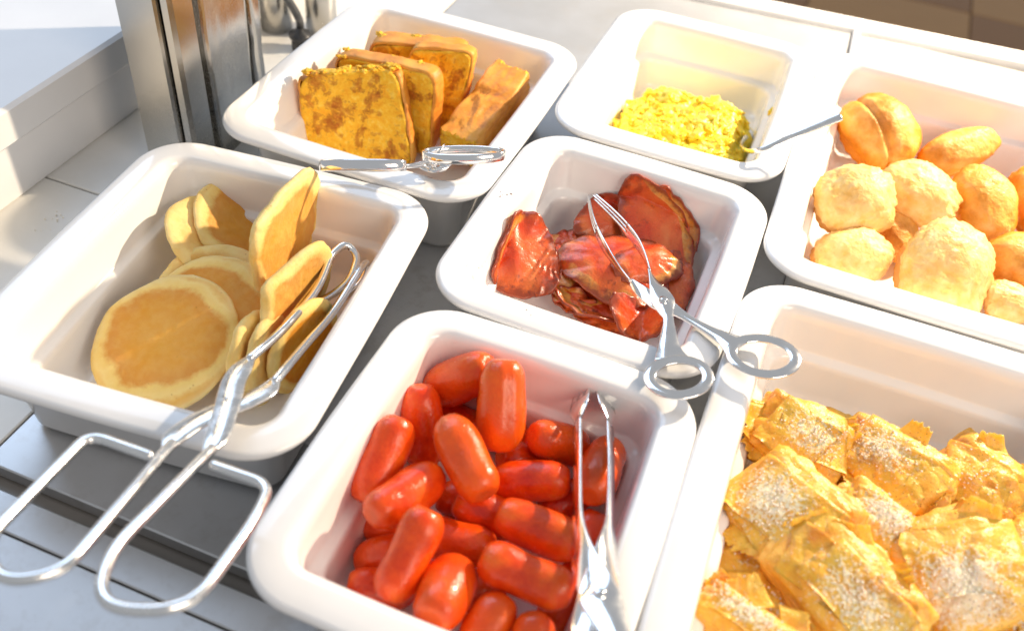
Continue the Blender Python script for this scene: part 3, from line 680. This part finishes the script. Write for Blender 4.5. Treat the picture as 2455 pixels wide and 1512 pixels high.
# ---------------------------------------------------------------- pastries
PALE = (3, 4, 7, 8, 10)
def pastry(lb, cpx, z, rx, ry, rot, k, tz=.7, tilt=0.0, crease=False):
    c = at(*c3(*cpx), z); d = (c - CAM) @ CF; s = .4792 * d / FPX
    # axes lie in a plane tilted between the ground and the view
    upv = unit(CU + A3(0, 0, .2)); nn = unit(-CF * .75 + A3(0, 0, .5)); a0 = unit(CR - nn * (CR @ nn)); b0 = np.cross(nn, a0)
    r_ = math.radians(rot); a = a0 * math.cos(r_) + b0 * math.sin(r_); b = -a0 * math.sin(r_) + b0 * math.cos(r_)
    A_, B_, C_ = rx * s * 1.05, ry * s * 1.05, min(rx, ry) * s * tz * 1.05; v, f = ICO[5]; V, sm, cr = [], [], []
    for x in v:
        e = A3(np.sign(x[0]) * abs(x[0]) ** .9, np.sign(x[1]) * abs(x[1]) ** .9, x[2])
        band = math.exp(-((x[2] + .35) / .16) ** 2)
        lift = 1.06 + .17 * mn.noise(Vector(x * 1.25) + Vector((k * 7.3, 0, 0))) + (.05 * max(0, mn.noise(Vector(x * 4.0) + Vector((k, 0, 0)))) + .06 * max(0, mn.noise(Vector(x * 8.0) + Vector((k, 0, 0)))) ** .8 * (1.5 if k in PALE else .25) + .03 * max(0, mn.noise(Vector(x * 16.0) + Vector((k, 0, 0))))) * (1 if x[2] > -.2 else .3)
        lift *= 1 - .09 * math.exp(-((x[2] + .22 + .06 * nz(x, 2, k)) / .09) ** 2) + .08 * math.exp(-((x[2] + .42) / .10) ** 2) * (1 + .25 * math.sin(math.atan2(x[1], x[0]) * 26))
        flat = e.copy()
        if x[0] < 0: flat[0] *= .72
        lift += .0 * (1 - abs(mn.noise(Vector(x * 1.6) + Vector((k * 5., 1, 0)))) * 3) * (x[2] > -.25)
        if x[2] < -.45: flat[2] = -.45 + (x[2] + .45) * .35
        if crease: lift *= 1 - .16 * math.exp(-((x[0] + .18) / .09) ** 2) * (x[2] > -.3)
        P = c + (a * flat[0] * A_ + b * flat[1] * B_ + nn * flat[2] * C_) * lift
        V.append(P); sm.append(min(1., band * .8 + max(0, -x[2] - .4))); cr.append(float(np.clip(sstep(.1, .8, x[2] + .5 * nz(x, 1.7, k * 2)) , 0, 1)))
    o = obj('pastry', V, f, PAST, attrs={'seam': sm, 'lit_crown': cr, 'pale': [1.0 if k in PALE else 0.0] * len(V)}); return tag(o, lb, 'pastry', 'puffy golden pastries')
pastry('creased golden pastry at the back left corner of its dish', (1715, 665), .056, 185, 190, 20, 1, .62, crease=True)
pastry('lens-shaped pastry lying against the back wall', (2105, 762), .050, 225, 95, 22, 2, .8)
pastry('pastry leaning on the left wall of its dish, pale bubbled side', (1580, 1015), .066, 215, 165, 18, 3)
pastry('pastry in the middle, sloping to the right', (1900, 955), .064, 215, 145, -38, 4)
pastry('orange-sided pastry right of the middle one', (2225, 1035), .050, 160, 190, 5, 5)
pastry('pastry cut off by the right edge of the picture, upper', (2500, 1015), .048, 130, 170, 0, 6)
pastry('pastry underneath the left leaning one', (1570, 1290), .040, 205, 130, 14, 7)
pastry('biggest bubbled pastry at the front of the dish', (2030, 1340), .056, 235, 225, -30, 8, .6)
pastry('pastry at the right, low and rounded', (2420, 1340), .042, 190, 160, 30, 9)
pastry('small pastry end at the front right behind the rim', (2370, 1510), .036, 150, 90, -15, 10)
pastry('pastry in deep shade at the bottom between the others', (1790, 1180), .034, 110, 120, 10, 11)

# ---------------------------------------------------------------- filo squares
SUG = [.8, .75, .25, 1.0, 1.1, 1.25, .8, .3, .9, .6, .7]; CIN = [.2, .9, .5, .55, .5, .5, .8, .4, .3, .5, .6]
def filo(lb, cpx, z, sx, sy, yaw, tilt, roll, k, th=.028, nf=4):
    c = at(*c8(*cpx), z); d = (c - CAM) @ CF; s = .5559 * d / FPX; hx, hy, hz = sx * s / 2 * 1.24, sy * s / 2 / .80, th / 2 * 1.08
    R = np.array(Matrix.Rotation(math.radians(yaw), 3, 'Z') @ Matrix.Rotation(math.radians(10 - tilt * .5), 3, 'X') @ Matrix.Rotation(math.radians(roll), 3, 'Y'))
    t = thing('filo_pastry', lb, 'pastry', c - A3(0, 0, hz), 'sugared filo pastry squares')
    v, f = ICO[5]; V, sd_, sg, cn = [], [], [], []
    ox, oy = RND.uniform(-.35, .35), RND.uniform(-.35, .35); px_, py_ = RND.uniform(-.5, .5), RND.uniform(-.5, .5); fa = RND.uniform(0, 3.14); fo = RND.uniform(-.3, .3)
    for x in v:
        m = np.max(np.abs(x)); b = x / m; q = b * .64 + x * .36 * 1.2
        side = float(sstep(.35, .75, max(abs(x[0]), abs(x[1]))) * (1 - sstep(.35, .7, abs(x[2]))))
        zz = q[2]; lay = math.sin(zz * 15 + 3.5 * mn.noise(Vector((x[0] * 1.5, x[1] * 1.5, k)))) * .016 * side
        puff = 1 - .5 * max(abs(q[0]), abs(q[1])) ** 3 if zz > 0 else 1
        fold = x[0] * math.cos(fa) + x[1] * math.sin(fa) - fo + .25 * mn.noise(Vector((x[0] * 1.8, x[1] * 1.8, k * 2.)))
        L = A3(q[0] * hx * (1 + lay + .12 * nz(x, 1.5, k * 3)), q[1] * hy * (1 + lay + .12 * nz(x, 1.5, k * 3 + 9)), zz * hz * puff * (1.1 + .28 * nz(x, 1.3, k)))
        wr = .0030 * fb(A3(x[0], x[1] * .4, x[2]) * 2.4, 1, k * 2.2, 5) + .003 * abs(mn.noise(Vector((x[0] * 2.2 + k, x[1] * 3.0, x[2])))) - (.004 * math.exp(-(fold / .07) ** 2) if zz > 0 else 0)
        L = L + x * wr; V.append(c + R @ L); sd_.append(side)
        up = sstep(.1, .6, (R @ x)[2]); sg.append(float(up * (.95 * SUG[(k - 1) % len(SUG)] * math.exp(-((x[0] - ox) ** 2 + (x[1] - oy) ** 2) / .30) + .12 * nz(x, 3, k)))); cn.append(float(up * (CIN[(k - 1) % len(CIN)] * math.exp(-((x[0] - px_) ** 2 + (x[1] - py_) ** 2) / .35) + .15 * nz(x, 2.5, k + 4))))
    obj('layered_body', V, f, FILO, parent=t, attrs={'side': sd_, 'sugar': sg, 'cinnamon': cn})
    for i in range(nf):                                     # loose curled leaves
        a = RND.random() * 6.28; n = 12; cs, sn = math.cos(a), math.sin(a); rr = (abs(cs / hx) ** 4 + abs(sn / hy) ** 4) ** -.25
        o_ = A3(cs * rr * .72, sn * rr * .72, hz * (.75 - .5 * RND.random())); w_, l_ = .010 + .012 * RND.random(), .012 + .012 * RND.random(); tang = A3(-sn, cs, 0); rad_ = A3(cs, sn, 0)
        G = []; rise = .002 + .007 * RND.random()
        for p in range(n + 1):
            for q in range(n + 1):
                x, y = p / n * 2 - 1, q / n
                jag = 1 + .3 * mn.noise(Vector((x * 3, k + i, 0))); P = o_ + tang * x * w_ * (1 - .35 * y) + rad_ * (y * l_ * jag) + A3(0, 0, rise * y * y * 1.4 - .0035 * y + .002 * mn.noise(Vector((x * 2, y * 2, i + k))))
                G.append(c + R @ P)
        G2 = [g - A3(0, 0, .0007) for g in G]; F = []; mN = len(G)
        for p in range(n):
            for q in range(n):
                A_, B_, C_, D_ = p * (n + 1) + q, (p + 1) * (n + 1) + q, (p + 1) * (n + 1) + q + 1, p * (n + 1) + q + 1
                F += [(A_, B_, C_, D_), (D_ + mN, C_ + mN, B_ + mN, A_ + mN)]
        ee = [(p * (n + 1), (p + 1) * (n + 1)) for p in range(n)] + [(p * (n + 1) + n, (p + 1) * (n + 1) + n) for p in range(n)] + [(q, q + 1) for q in range(n)] + [(n * (n + 1) + q, n * (n + 1) + q + 1) for q in range(n)]
        F += [(a_, b_, b_ + mN, a_ + mN) for a_, b_ in ee]
        obj('leaf', G + G2, F, FILO, parent=t, attrs={'side': [0] * (2 * mN), 'sugar': [.1] * (2 * mN), 'cinnamon': [.15] * (2 * mN)})
    for i in range(1 + (k % 3 == 1)):
        n = 18; G = []; sg2, cn2 = [], []; ra = RND.uniform(-.35, .35); ca, sa = math.cos(ra), math.sin(ra); sx_, sy_ = RND.uniform(.62, .95), RND.uniform(.62, .95); dx, dy = RND.uniform(-.2, .2), RND.uniform(-.2, .2)
        for p in range(n + 1):
            for q in range(n + 1):
                u, w = p / n * 2 - 1, q / n * 2 - 1; m = max(abs(u), abs(w)); ag = math.atan2(w, u)
                j_ = 1 + m * (.12 * mn.noise(Vector((math.cos(ag) * 1.6, math.sin(ag) * 1.6, k + i * 7))) + .03 * mn.noise(Vector((math.cos(ag) * 11, math.sin(ag) * 11, k))))
                u2, w2 = u * sx_ * j_, w * sy_ * j_; x, y = u2 * ca - w2 * sa + dx, u2 * sa + w2 * ca + dy; mm = min(1.15, max(abs(x), abs(y)))
                z_ = hz * (1.06 - .62 * mm ** 3) + .0016 + .0016 * i + .0016 * m ** 6 * (1 + 1.5 * mn.noise(Vector((u * 2, w * 2, k + i)))) + .0022 * mn.noise(Vector((x * 2.2, y * 2.2, k))) + .0012 * mn.noise(Vector((x * 6, y * 3, k + i)))
                G.append(c + R @ A3(x * hx, y * hy, z_)); dd = (x - ox) ** 2 + (y - oy) ** 2
                sg2.append(.95 * SUG[(k - 1) % len(SUG)] * math.exp(-dd / .45)); cn2.append(CIN[(k - 1) % len(CIN)] * math.exp(-((x - px_) ** 2 + (y - py_) ** 2) / .4))
        G2 = [g - R @ A3(0, 0, .0008) for g in G]; F = []; mN = len(G)
        for p in range(n):
            for q in range(n):
                A_, B_, C_, D_ = p * (n + 1) + q, (p + 1) * (n + 1) + q, (p + 1) * (n + 1) + q + 1, p * (n + 1) + q + 1
                F += [(A_, B_, C_, D_), (D_ + mN, C_ + mN, B_ + mN, A_ + mN)]
        ee = [(p * (n + 1), (p + 1) * (n + 1)) for p in range(n)] + [(p * (n + 1) + n, (p + 1) * (n + 1) + n) for p in range(n)] + [(q, q + 1) for q in range(n)] + [(n * (n + 1) + q, n * (n + 1) + q + 1) for q in range(n)]
        F += [(a_, b_, b_ + mN, a_ + mN) for a_, b_ in ee]
        obj('top_leaf', G + G2, F, FILO, parent=t, attrs={'side': [0] * (2 * mN), 'sugar': sg2 * 2, 'cinnamon': cn2 * 2})
    # sugar grains scattered over the top
    parts = []; v1, f1 = ICO[1]
    for i in range(int(160 * SUG[(k - 1) % len(SUG)])):
        x, y = RND.gauss(ox, .34), RND.gauss(oy, .34)
        if max(abs(x), abs(y)) > .9: continue
        P = c + R @ A3(x * hx, y * hy, hz * (1.30 - .45 * max(abs(x), abs(y)) ** 3)); s_ = .0004 + .0006 * RND.random()
        parts.append(([P + q * s_ for q in v1], f1))
    Vv, F = join(parts); obj('sugar_grains', Vv, F, SUGAR, parent=t, kind='stuff')
SUGAR = m_plain('sugar', (.95, .88, .77), .5); PASTC = m_plain('crumb_yellow', (.78, .52, .15), .6); SPICE = m_plain('cinnamon', (.22, .08, .02), .8); SPICE2 = m_plain('charred_speck', (.20, .03, .01), .6)
filo('filo square in the back left corner with a dab of sugar', (575, 690), .052, 330, 260, -8, -16, 6, 1)
filo('filo square dusted brown with cinnamon, second along the back', (965, 800), .050, 390, 260, -18, -14, -4, 2)
filo('smooth golden filo square at the back right', (1380, 890), .046, 330, 260, -28, -10, 10, 3)
filo('large wrinkled filo square on the left, sugar on its top', (520, 1010), .060, 400, 360, -30, -18, -8, 4)
filo('small sugared filo square in the middle of the pile', (895, 1060), .056, 300, 230, -25, -10, 4, 5)
filo('filo square thick with powdered sugar at the right front', (1270, 1250), .064, 400, 440, -52, -8, 6, 6)
filo('torn filo square at the front centre, opened leaves', (770, 1330), .062, 540, 330, -32, -14, 4, 7, nf=7)
filo('filo corner low at the bottom left of the pile', (420, 1400), .030, 330, 230, 20, 6, -4, 8)
filo('flat filo strip at the very front left', (380, 1530), .052, 460, 150, -16, 0, 0, 9)
filo('filo piece low against the left wall under the large wrinkled one', (330, 1180), .032, 260, 300, -10, -4, 0, 12, nf=2)
filo('filo piece deep in the pile below the small sugared one', (760, 1150), .034, 340, 300, 15, 0, 0, 13, nf=2)
filo('filo piece low behind the torn one at the front', (1020, 1420), .038, 380, 300, -20, 0, 0, 14, nf=2)
filo('filo piece wedged low between the two back squares', (780, 740), .034, 260, 220, -12, -6, 0, 15, nf=2)
filo('filo square cut off by the right edge, beside the sugary one', (1590, 1230), .044, 260, 300, -20, -6, 0, 10)
filo('filo square at the bottom right corner of the picture', (1540, 1480), .048, 240, 260, 10, -6, 0, 11)

# ---------------------------------------------------------------- scrambled eggs and spoon
def eggs():
    x0, x1, y0, y1 = -.204, -.037, .906, 1.112; n = 90; G = []
    for i in range(n + 1):
        for j in range(n + 1):
            x, y = x0 + (x1 - x0) * i / n, y0 + (y1 - y0) * j / n
            s, t = i / n * 2 - 1, j / n * 2 - 1
            e = max(0., 1 - (abs(s * (1 + .12 * nz((0, y, 3), 28))) ** 3 + abs(t * (1 + .14 * nz((x, 0, 0), 28))) ** 3)) ** .55
            p = (x, y, 0); dv = mn.voronoi(Vector((x * 75, y * 75, 1)))[0]
            h = .011 + e * (.050 + .008 * fb(p, 22, 4) + .006 * s + .0060 * (0.7 - min(dv[0], .9)) + .003 * nz(p, 180))
            G.append((x + .003 * nz(p, 60, 3), y + .003 * nz(p, 60, 8), h))
    F = []
    for i in range(n):
        for j in range(n):
            a, b = i * (n + 1) + j, (i + 1) * (n + 1) + j; F.append((a, b, b + 1, a + 1))
    parts = [(G, F)]; v, f = ICO[3]
    for k in range(420):
        i = RND.randrange(4, n - 3); j = RND.randrange(4, n - 3); p = A3(*G[i * (n + 1) + j]); s = .0018 + .0034 * RND.random() ** 1.5
        sc = A3(1 + .5 * RND.random(), 1 + .5 * RND.random(), .8)
        rm = np.array(Matrix.Rotation(RND.random() * 6.28, 3, 'Z') @ Matrix.Rotation(RND.random() - .5, 3, 'X')); sc = A3(.8 + 1.5 * RND.random(), .7 + .6 * RND.random(), .7); parts.append(([p + rm @ (x * sc * s * (1 + .9 * nz(x, 1.4, k) + .25 * nz(x, 3.5, k))) for x in v], f))
    V, F = join(parts); o = obj('scrambled_eggs', V, F, EGG); tag(o, 'loose heap of bright yellow scrambled egg curds', 'eggs')
eggs()
a, b = at(1812, 362, .109), at(2017, 280, .150); sp = thing('serving_spoon', 'steel spoon stuck in the scrambled eggs, handle pointing right', 'spoon', at(1790, 372, .03))
ax = unit(b - a); wv = unit(np.cross(ax, unit(-CF + A3(0, 0, 1)))); pn = unit(np.cross(wv, ax))
wv = unit(np.cross(ax, CF)); pn = unit(np.cross(wv, ax)); wv = unit(wv * .9 + pn * .3)
sc_ = at(1756, 335, .024); v, f = ICO[3]
obj('handle', *ribbon([sc_ + ax * .022, sc_ * .6 + a * .4 + A3(0, 0, -.002), a, a + (b - a) * .5, a + (b - a) * .85, b], [wv * .0040, wv * .0032, wv * .0030, wv * .0036, wv * .0044, wv * .0046], .0028), SATIN, parent=sp)
bowl = [sc_ + ax * x[0] * .027 + np.cross(pn, ax) * x[1] * .018 + pn * ((x[2] * .0012) + .007 * (x[0] ** 2 + x[1] ** 2) - .004) for x in v]
obj('bowl', bowl, f, SATIN, parent=sp)
p = at(*c3(1195, 575), .052); v, f = ICO[4]
clot = []
for x in v: clot.append(p + A3(.2, .9, -.35) * x[0] * .010 + A3(.9, -.2, 0) * x[1] * .0045 + A3(0, 0, 1) * x[2] * .011 + x * .004 * fb(x, 1.6, 3))
tag(obj('egg_scrap', clot, f, EGG), 'scrap of yellow egg clinging to the right wall of the egg dish', 'egg')
# ---------------------------------------------------------------- tongs
def tonged(name, label, loc): return thing(name, label, 'tongs', loc)
# wire tongs over the pancake dish
PA0 = at(545, 970, .1165); PAn = unit(A3(0, .27, 1.0))
def pa(x, y, dz=0.0): return atp(x, y, PA0, PAn) + PAn * dz
wt = tonged('wire_tongs', 'wire tongs with open loop handles hanging over the pancake dish rim', PA0)
WR = .0037
h1 = [pa(358, 1092), pa(215, 1040), pa(-40, 1300), pa(0, 1398), pa(150, 1372), pa(412, 1062)]
obj('handle_loop', *tube(fillet(h1, [0, .014, .022, .022, .016, 0], 8), WR), SATIN, parent=wt)
h2 = [pa(512, 1126, .004), pa(646, 1174, .004), pa(610, 1256, .004), pa(452, 1478, .004), pa(230, 1470, .004), pa(262, 1336, .004), pa(508, 1086, .004)]
obj('handle_loop', *tube(fillet(h2, [0, .012, .02, .03, .03, .02, 0], 8), WR), SATIN, parent=wt)
def inpl(p, q): d = unit(q - p); return unit(np.cross(PAn, d))
def strip(parent, name, px, hw, th, m, fn):
    P = [fn(*p) for p in px]; Wv = []
    nrm = PAn if fn is pa else TBn
    for i in range(len(P)):
        d = unit(P[min(i + 1, len(P) - 1)] - P[max(i - 1, 0)]); Wv.append(unit(np.cross(nrm, d)) * hw[i])
    return obj(name, *ribbon(P, Wv, th), m, parent=parent)
def plate_pa(px, hw, dz):
    P = [pa(x, y, dz) for x, y in px]; Wv = [unit(np.cross(PAn, unit(P[min(i + 1, len(P) - 1)] - P[max(i - 1, 0)]))) * hw[i] for i in range(len(P))]
    return obj('hinge_plate', *ribbon(P, Wv, .0024), SATIN, parent=wt)
plate_pa([(398, 1076), (416, 1050), (462, 1016), (510, 992), (552, 974), (600, 956), (642, 934), (662, 908)], [.0036, .0076, .0084, .0086, .0090, .0086, .0078, .0036], 0)
plate_pa([(496, 1096), (516, 1064), (530, 1030), (543, 985), (553, 950), (562, 920), (580, 892), (602, 866)], [.0036, .0078, .0086, .0088, .0092, .0088, .0078, .0036], .004)
obj('rivet', *lathe([(.0001, .004), (.0019, .004), (.0019, .0065), (.0012, .0072), (.0001, .0073)], pa(546, 968, .0)), SATIN, parent=wt)
def px4(x, y, z): return at(*c4(x, y), z)
arm2 = [pa(600, 868, .004), px4(1500, 1090, .094), px4(1715, 850, .078), px4(1790, 650, .078), px4(1870, 590, .080), px4(1935, 660, .070), px4(1895, 790, .055), px4(1800, 870, .048), px4(1705, 915, .044)]
obj('wire_jaw', *tube(fillet(arm2, [0, .05, .03, .012, .012, .012, .02, .02, 0], 7), WR), CHROME, parent=wt)
arm1 = [pa(660, 912), px4(1640, 1150, .084), px4(1800, 970, .066), px4(1955, 715, .060), px4(1990, 690, .050), px4(1960, 800, .040), px4(1840, 900, .036)]
obj('wire_jaw', *tube(fillet(arm1, [0, .05, .03, .01, .01, .015, 0], 7), WR), CHROME, parent=wt)

# scissor tongs: flat rings, twisted blades, forks
def fork(parent, neck, tip, wdir, out, hw, th=.0016, tl=.55, blg=.010):
    """curved fork plate from neck to tip, three tines, width along wdir"""
    parts = []; L = tip - neck; base = lambda t: neck + L * t + out * math.sin(math.pi * min(t, 1) ** .9) * blg
    n = 7
    C = [base(i / n * tl) for i in range(n + 1)]; Wd = [wdir * hw * (.28 + .72 * sstep(0, .75, i / n)) for i in range(n + 1)]
    parts.append(ribbon(C, Wd, th, 3))
    for s in (-1, 0, 1):
        C, Wd = [], []
        for i in range(7):
            t = tl - .06 + (1.0 - tl + .06) * i / 6 * (1 if s == 0 else .95); C.append(base(t) + wdir * hw * .70 * s * (1 - .35 * (i / 6) ** 2)); Wd.append(wdir * hw * (.26 - .20 * (i / 6) ** 2))
        parts.append(ribbon(C, Wd, th, 3))
    return obj('fork_head', *join(parts), CHROME, parent=parent)
TB0, tb1, tb2 = at(1606, 842, .1055), at(1690, 772, .1055), at(*c6(930, 348), .084); TBn = unit(np.cross(tb1 - TB0, tb2 - TB0)); TBn = TBn if TBn[2] > 0 else -TBn
def tb(x, y, dz=0.0): return atp(x, y, TB0, TBn) + TBn * dz
tg = tonged('scissor_tongs', 'scissor tongs with two finger rings resting across the bacon dish', TB0)
def blade(parent, fn, px, hw, dz, th=.0022, nm='arm', nrm=None, twist=None, m=None):
    P = [fn(*p, dz) if len(p) == 2 else p for p in px]; Wv = []
    for i in range(len(P)):
        d = unit(P[min(i + 1, len(P) - 1)] - P[max(i - 1, 0)]); w = unit(np.cross(nrm, d))
        if twist and twist[i]: w = unit(w * math.cos(twist[i]) + np.cross(d, w) * math.sin(twist[i]))
        Wv.append(w * hw[i])
    return obj(nm, *ribbon(P, Wv, th, 6), m or CHROME, parent=parent)
def ringp(parent, fn, c, a, b, w, dz):
    C = fn(*c, dz); obj('finger_ring', *ringband(C, fn(*a, dz) - C, fn(*b, dz) - C, w, .0023), CHROME, parent=parent)
# upper arm with the near ring
arm_a = blade(tg, tb, [z1(262, 985), z1(236, 890), z1(232, 780), z1(228, 660), z1(205, 590), z1(183, 508), z1(150, 420), z1(112, 350), z1(75, 260)], [.0150, .0098, .0068, .0046, .0070, .0108, .0086, .0056, .0034], .002, nrm=TBn, twist=[0, 0, 0, 0, 0, 0, .1, .5, 1.1])
arm_b = blade(tg, tb, [z1(800, 865), z1(690, 790), z1(560, 722), z1(430, 650), z1(320, 585), z1(185, 510), z1(85, 458), z1(10, 405), z1(-75, 330)], [.0150, .0090, .0056, .0044, .0056, .0105, .0080, .0056, .0034], -.001, nrm=TBn, twist=[0, 0, 0, 0, 0, 0, -.1, -.5, -1.1])
ringp(arm_a, tb, z1(312, 1122), z1(548, 1120), z1(312, 982), .0098, .002)
ringp(arm_b, tb, z1(1000, 930), z1(1262, 965), z1(1010, 790), .0098, -.001)
obj('rivet', *lathe([(.0001, .003), (.0046, .003), (.0048, .0036), (.0044, .0046), (.0032, .0048), (.0030, .0056), (.0014, .0058), (.0001, .0056)], tb(*z1(185, 512), .0)), CHROME, parent=arm_a)
wd = unit(TBn * .92 + A3(.1, -.3, 0))
fork(arm_a, tb(*z1(78, 268), .002), at(*c6(940, 345), .086), wd, unit(A3(1, .2, 0)), .0095)
fork(arm_b, tb(*z1(-72, 334), -.001), at(*c6(915, 352), .084), wd, unit(A3(-1, -.2, 0)), .0095)

# tongs standing among the sausages, pointing at the viewer
TS0 = at(1437, 1430, .128); 
ts = tonged('scissor_tongs', 'scissor tongs dipping into the sausages, blades seen edge on', TS0)
tsd = unit(TS0 - at(1420, 900, .078)); tsn = unit(np.cross(CR, tsd)); tsn = tsn if tsn[2] > 0 else -tsn
def zl(y): return .078 + (.128 - .078) * (y - 890) / (1430 - 890)
def tsp(x, y, dz=0.0): return at(x, y, zl(y)) + tsn * dz
ts_arm = {}
for s, px, hw, tw in ((1, [(1384, 1012), (1385, 1100), (1385, 1200), (1386, 1260), (1396, 1330), (1425, 1405), (1440, 1440), (1462, 1490), (1490, 1560), (1530, 1680)], [.0052, .0044, .0044, .0050, .0070, .0088, .0100, .0080, .0060, .0060], [1.2, 1.2, 1.2, 1.1, .8, .4, 0, 0, 0, 0]),
                      (-1, [(1462, 1012), (1465, 1100), (1464, 1190), (1462, 1255), (1456, 1320), (1440, 1400), (1434, 1440), (1412, 1500), (1398, 1560), (1360, 1680)], [.0052, .0044, .0044, .0050, .0078, .0092, .0100, .0080, .0060, .0060], [-1.2, -1.2, -1.2, -1.1, -.75, -.3, 0, 0, 0, 0])):
    ts_arm[s] = blade(ts, tsp, px, [h * 1.35 for h in hw], .0018 * s, .0028, nrm=tsn, twist=tw)
C = tsp(1570, 1800); ringp(ts_arm[1], tsp, (1585, 1790), (1680, 1790), (1585, 1690), .008, .0015); ringp(ts_arm[-1], tsp, (1320, 1790), (1410, 1790), (1320, 1690), .008, -.0015)
obj('rivet', *lathe([(.0001, .002), (.0044, .002), (.0048, .003), (.0040, .0048), (.0022, .0056), (.0001, .0058)], tsp(1437, 1430)), CHROME, parent=ts_arm[1])
wd = unit(tsn * .9 - CF * .2)
fork(ts_arm[1], tsp(1385, 1018), tsp(1411, 885), unit(wd * .8 + CR * .75), -CR * .5, .0105, tl=.45, blg=.004)
fork(ts_arm[-1], tsp(1462, 1018), tsp(1425, 887), unit(wd * .8 - CR * .75), CR * .5, .0105, tl=.45, blg=.004)

# tongs hooked over the toast dish, handle loops toward the viewer
TT0 = at(1040, 402, .112)
tt = tonged('loop_tongs', 'tongs with chrome loop handles over the front rim of the toast dish', TT0)
def loopband(c, half, depth, tilt, name, hgt=.0075):
    C = at(*c); a = CR * half; b = unit(CF + CU * tilt) * depth
    obj(name, *ringband(C, a, b, .0034, hgt), CHROME, parent=tt)
loopband((870, 397, .122), .0405, .016, .10, 'finger_ring', .0105)
loopband((1112, 371, .128), .0395, .020, .42, 'finger_ring', .0095)
def strip3(P, hw, w, th, nm='arm'): obj(nm, *ribbon(P, [w * h for h in hw], th, 5), CHROME, parent=tt)
w_ = unit(CU * .8 - CF * .3)
strip3([at(955, 398, .120), at(985, 398, .116), at(1020, 392, .113), at(1055, 385, .110), at(1075, 372, .104)], [.003, .0024, .0035, .004, .003], w_, .002)
strip3([at(1060, 352, .128), at(1050, 372, .122), at(1066, 392, .115), at(1074, 402, .112), at(1040, 408, .110), at(1010, 398, .106)], [.004, .0045, .005, .0045, .004, .003], unit(CR * .7 + CU * .7), .002)
strip3([at(1030, 402, .111), at(1025, 385, .085), at(1035, 372, .055), at(1040, 365, .03)], [.004, .004, .005, .006], CR, .0016, 'blade')
strip3([at(1060, 402, .110), at(1070, 388, .085), at(1075, 376, .055), at(1072, 368, .03)], [.004, .004, .005, .006], CR, .0016, 'blade')
obj('rivet', *lathe([(.0001, 0), (.003, 0), (.003, .004), (.002, .005), (.0001, .0052)], at(1040, 400, .112)), CHROME, parent=tt)

# crumbs and specks on the dishes and the counter
def crumbs(name, label, spots, m, cat):
    parts = []; v, f = ICO[1]
    for (px, py, z, n, spread, size) in spots:
        for i in range(n):
            p = at(px + RND.gauss(0, spread), py + RND.gauss(0, spread * .7), z); s_ = size * (.4 + RND.random())
            parts.append(([p + A3(0, 0, s_ * .4) + x * A3(1.2, 1, .6) * s_ * (1 + .5 * nz(x, 2, i)) for x in v], f))
    o = obj(name, *join(parts), m, smooth=False); o['kind'] = 'stuff'; tag(o, label, cat)
crumbs('pale_crumbs', 'a few pale crumbs on the cream counter left of the pancake dish', [(140, 520, .0005, 9, 16, .0010), (100, 540, .0005, 5, 20, .0007)], SUGAR, 'crumbs')
crumbs('pancake_crumbs', 'small yellow crumbs on the walls and floor of the pancake dish', [(360, 640, .0108, 7, 20, .0012), (300, 760, .0108, 8, 40, .0009), (120, 880, .0108, 6, 30, .0009)], PASTC, 'crumbs')
crumbs('cinnamon_specks', 'dark cinnamon specks and sugar on the floor of the filo dish', [(1750, 1340, .0108, 60, 26, .0005), (1740, 1420, .0108, 40, 18, .0005), (1790, 1260, .0108, 25, 20, .0005)], SPICE, 'spice')
crumbs('bacon_specks', 'tiny dark bacon specks on the left rim of the bacon dish', [(1215, 470, .1, 6, 10, .0005), (1150, 640, .1, 6, 18, .0005), (1300, 760, .1, 5, 30, .0005)], SPICE2, 'crumbs')
for o in bpy.data.objects:
    if '_o' in o: del o['_o']
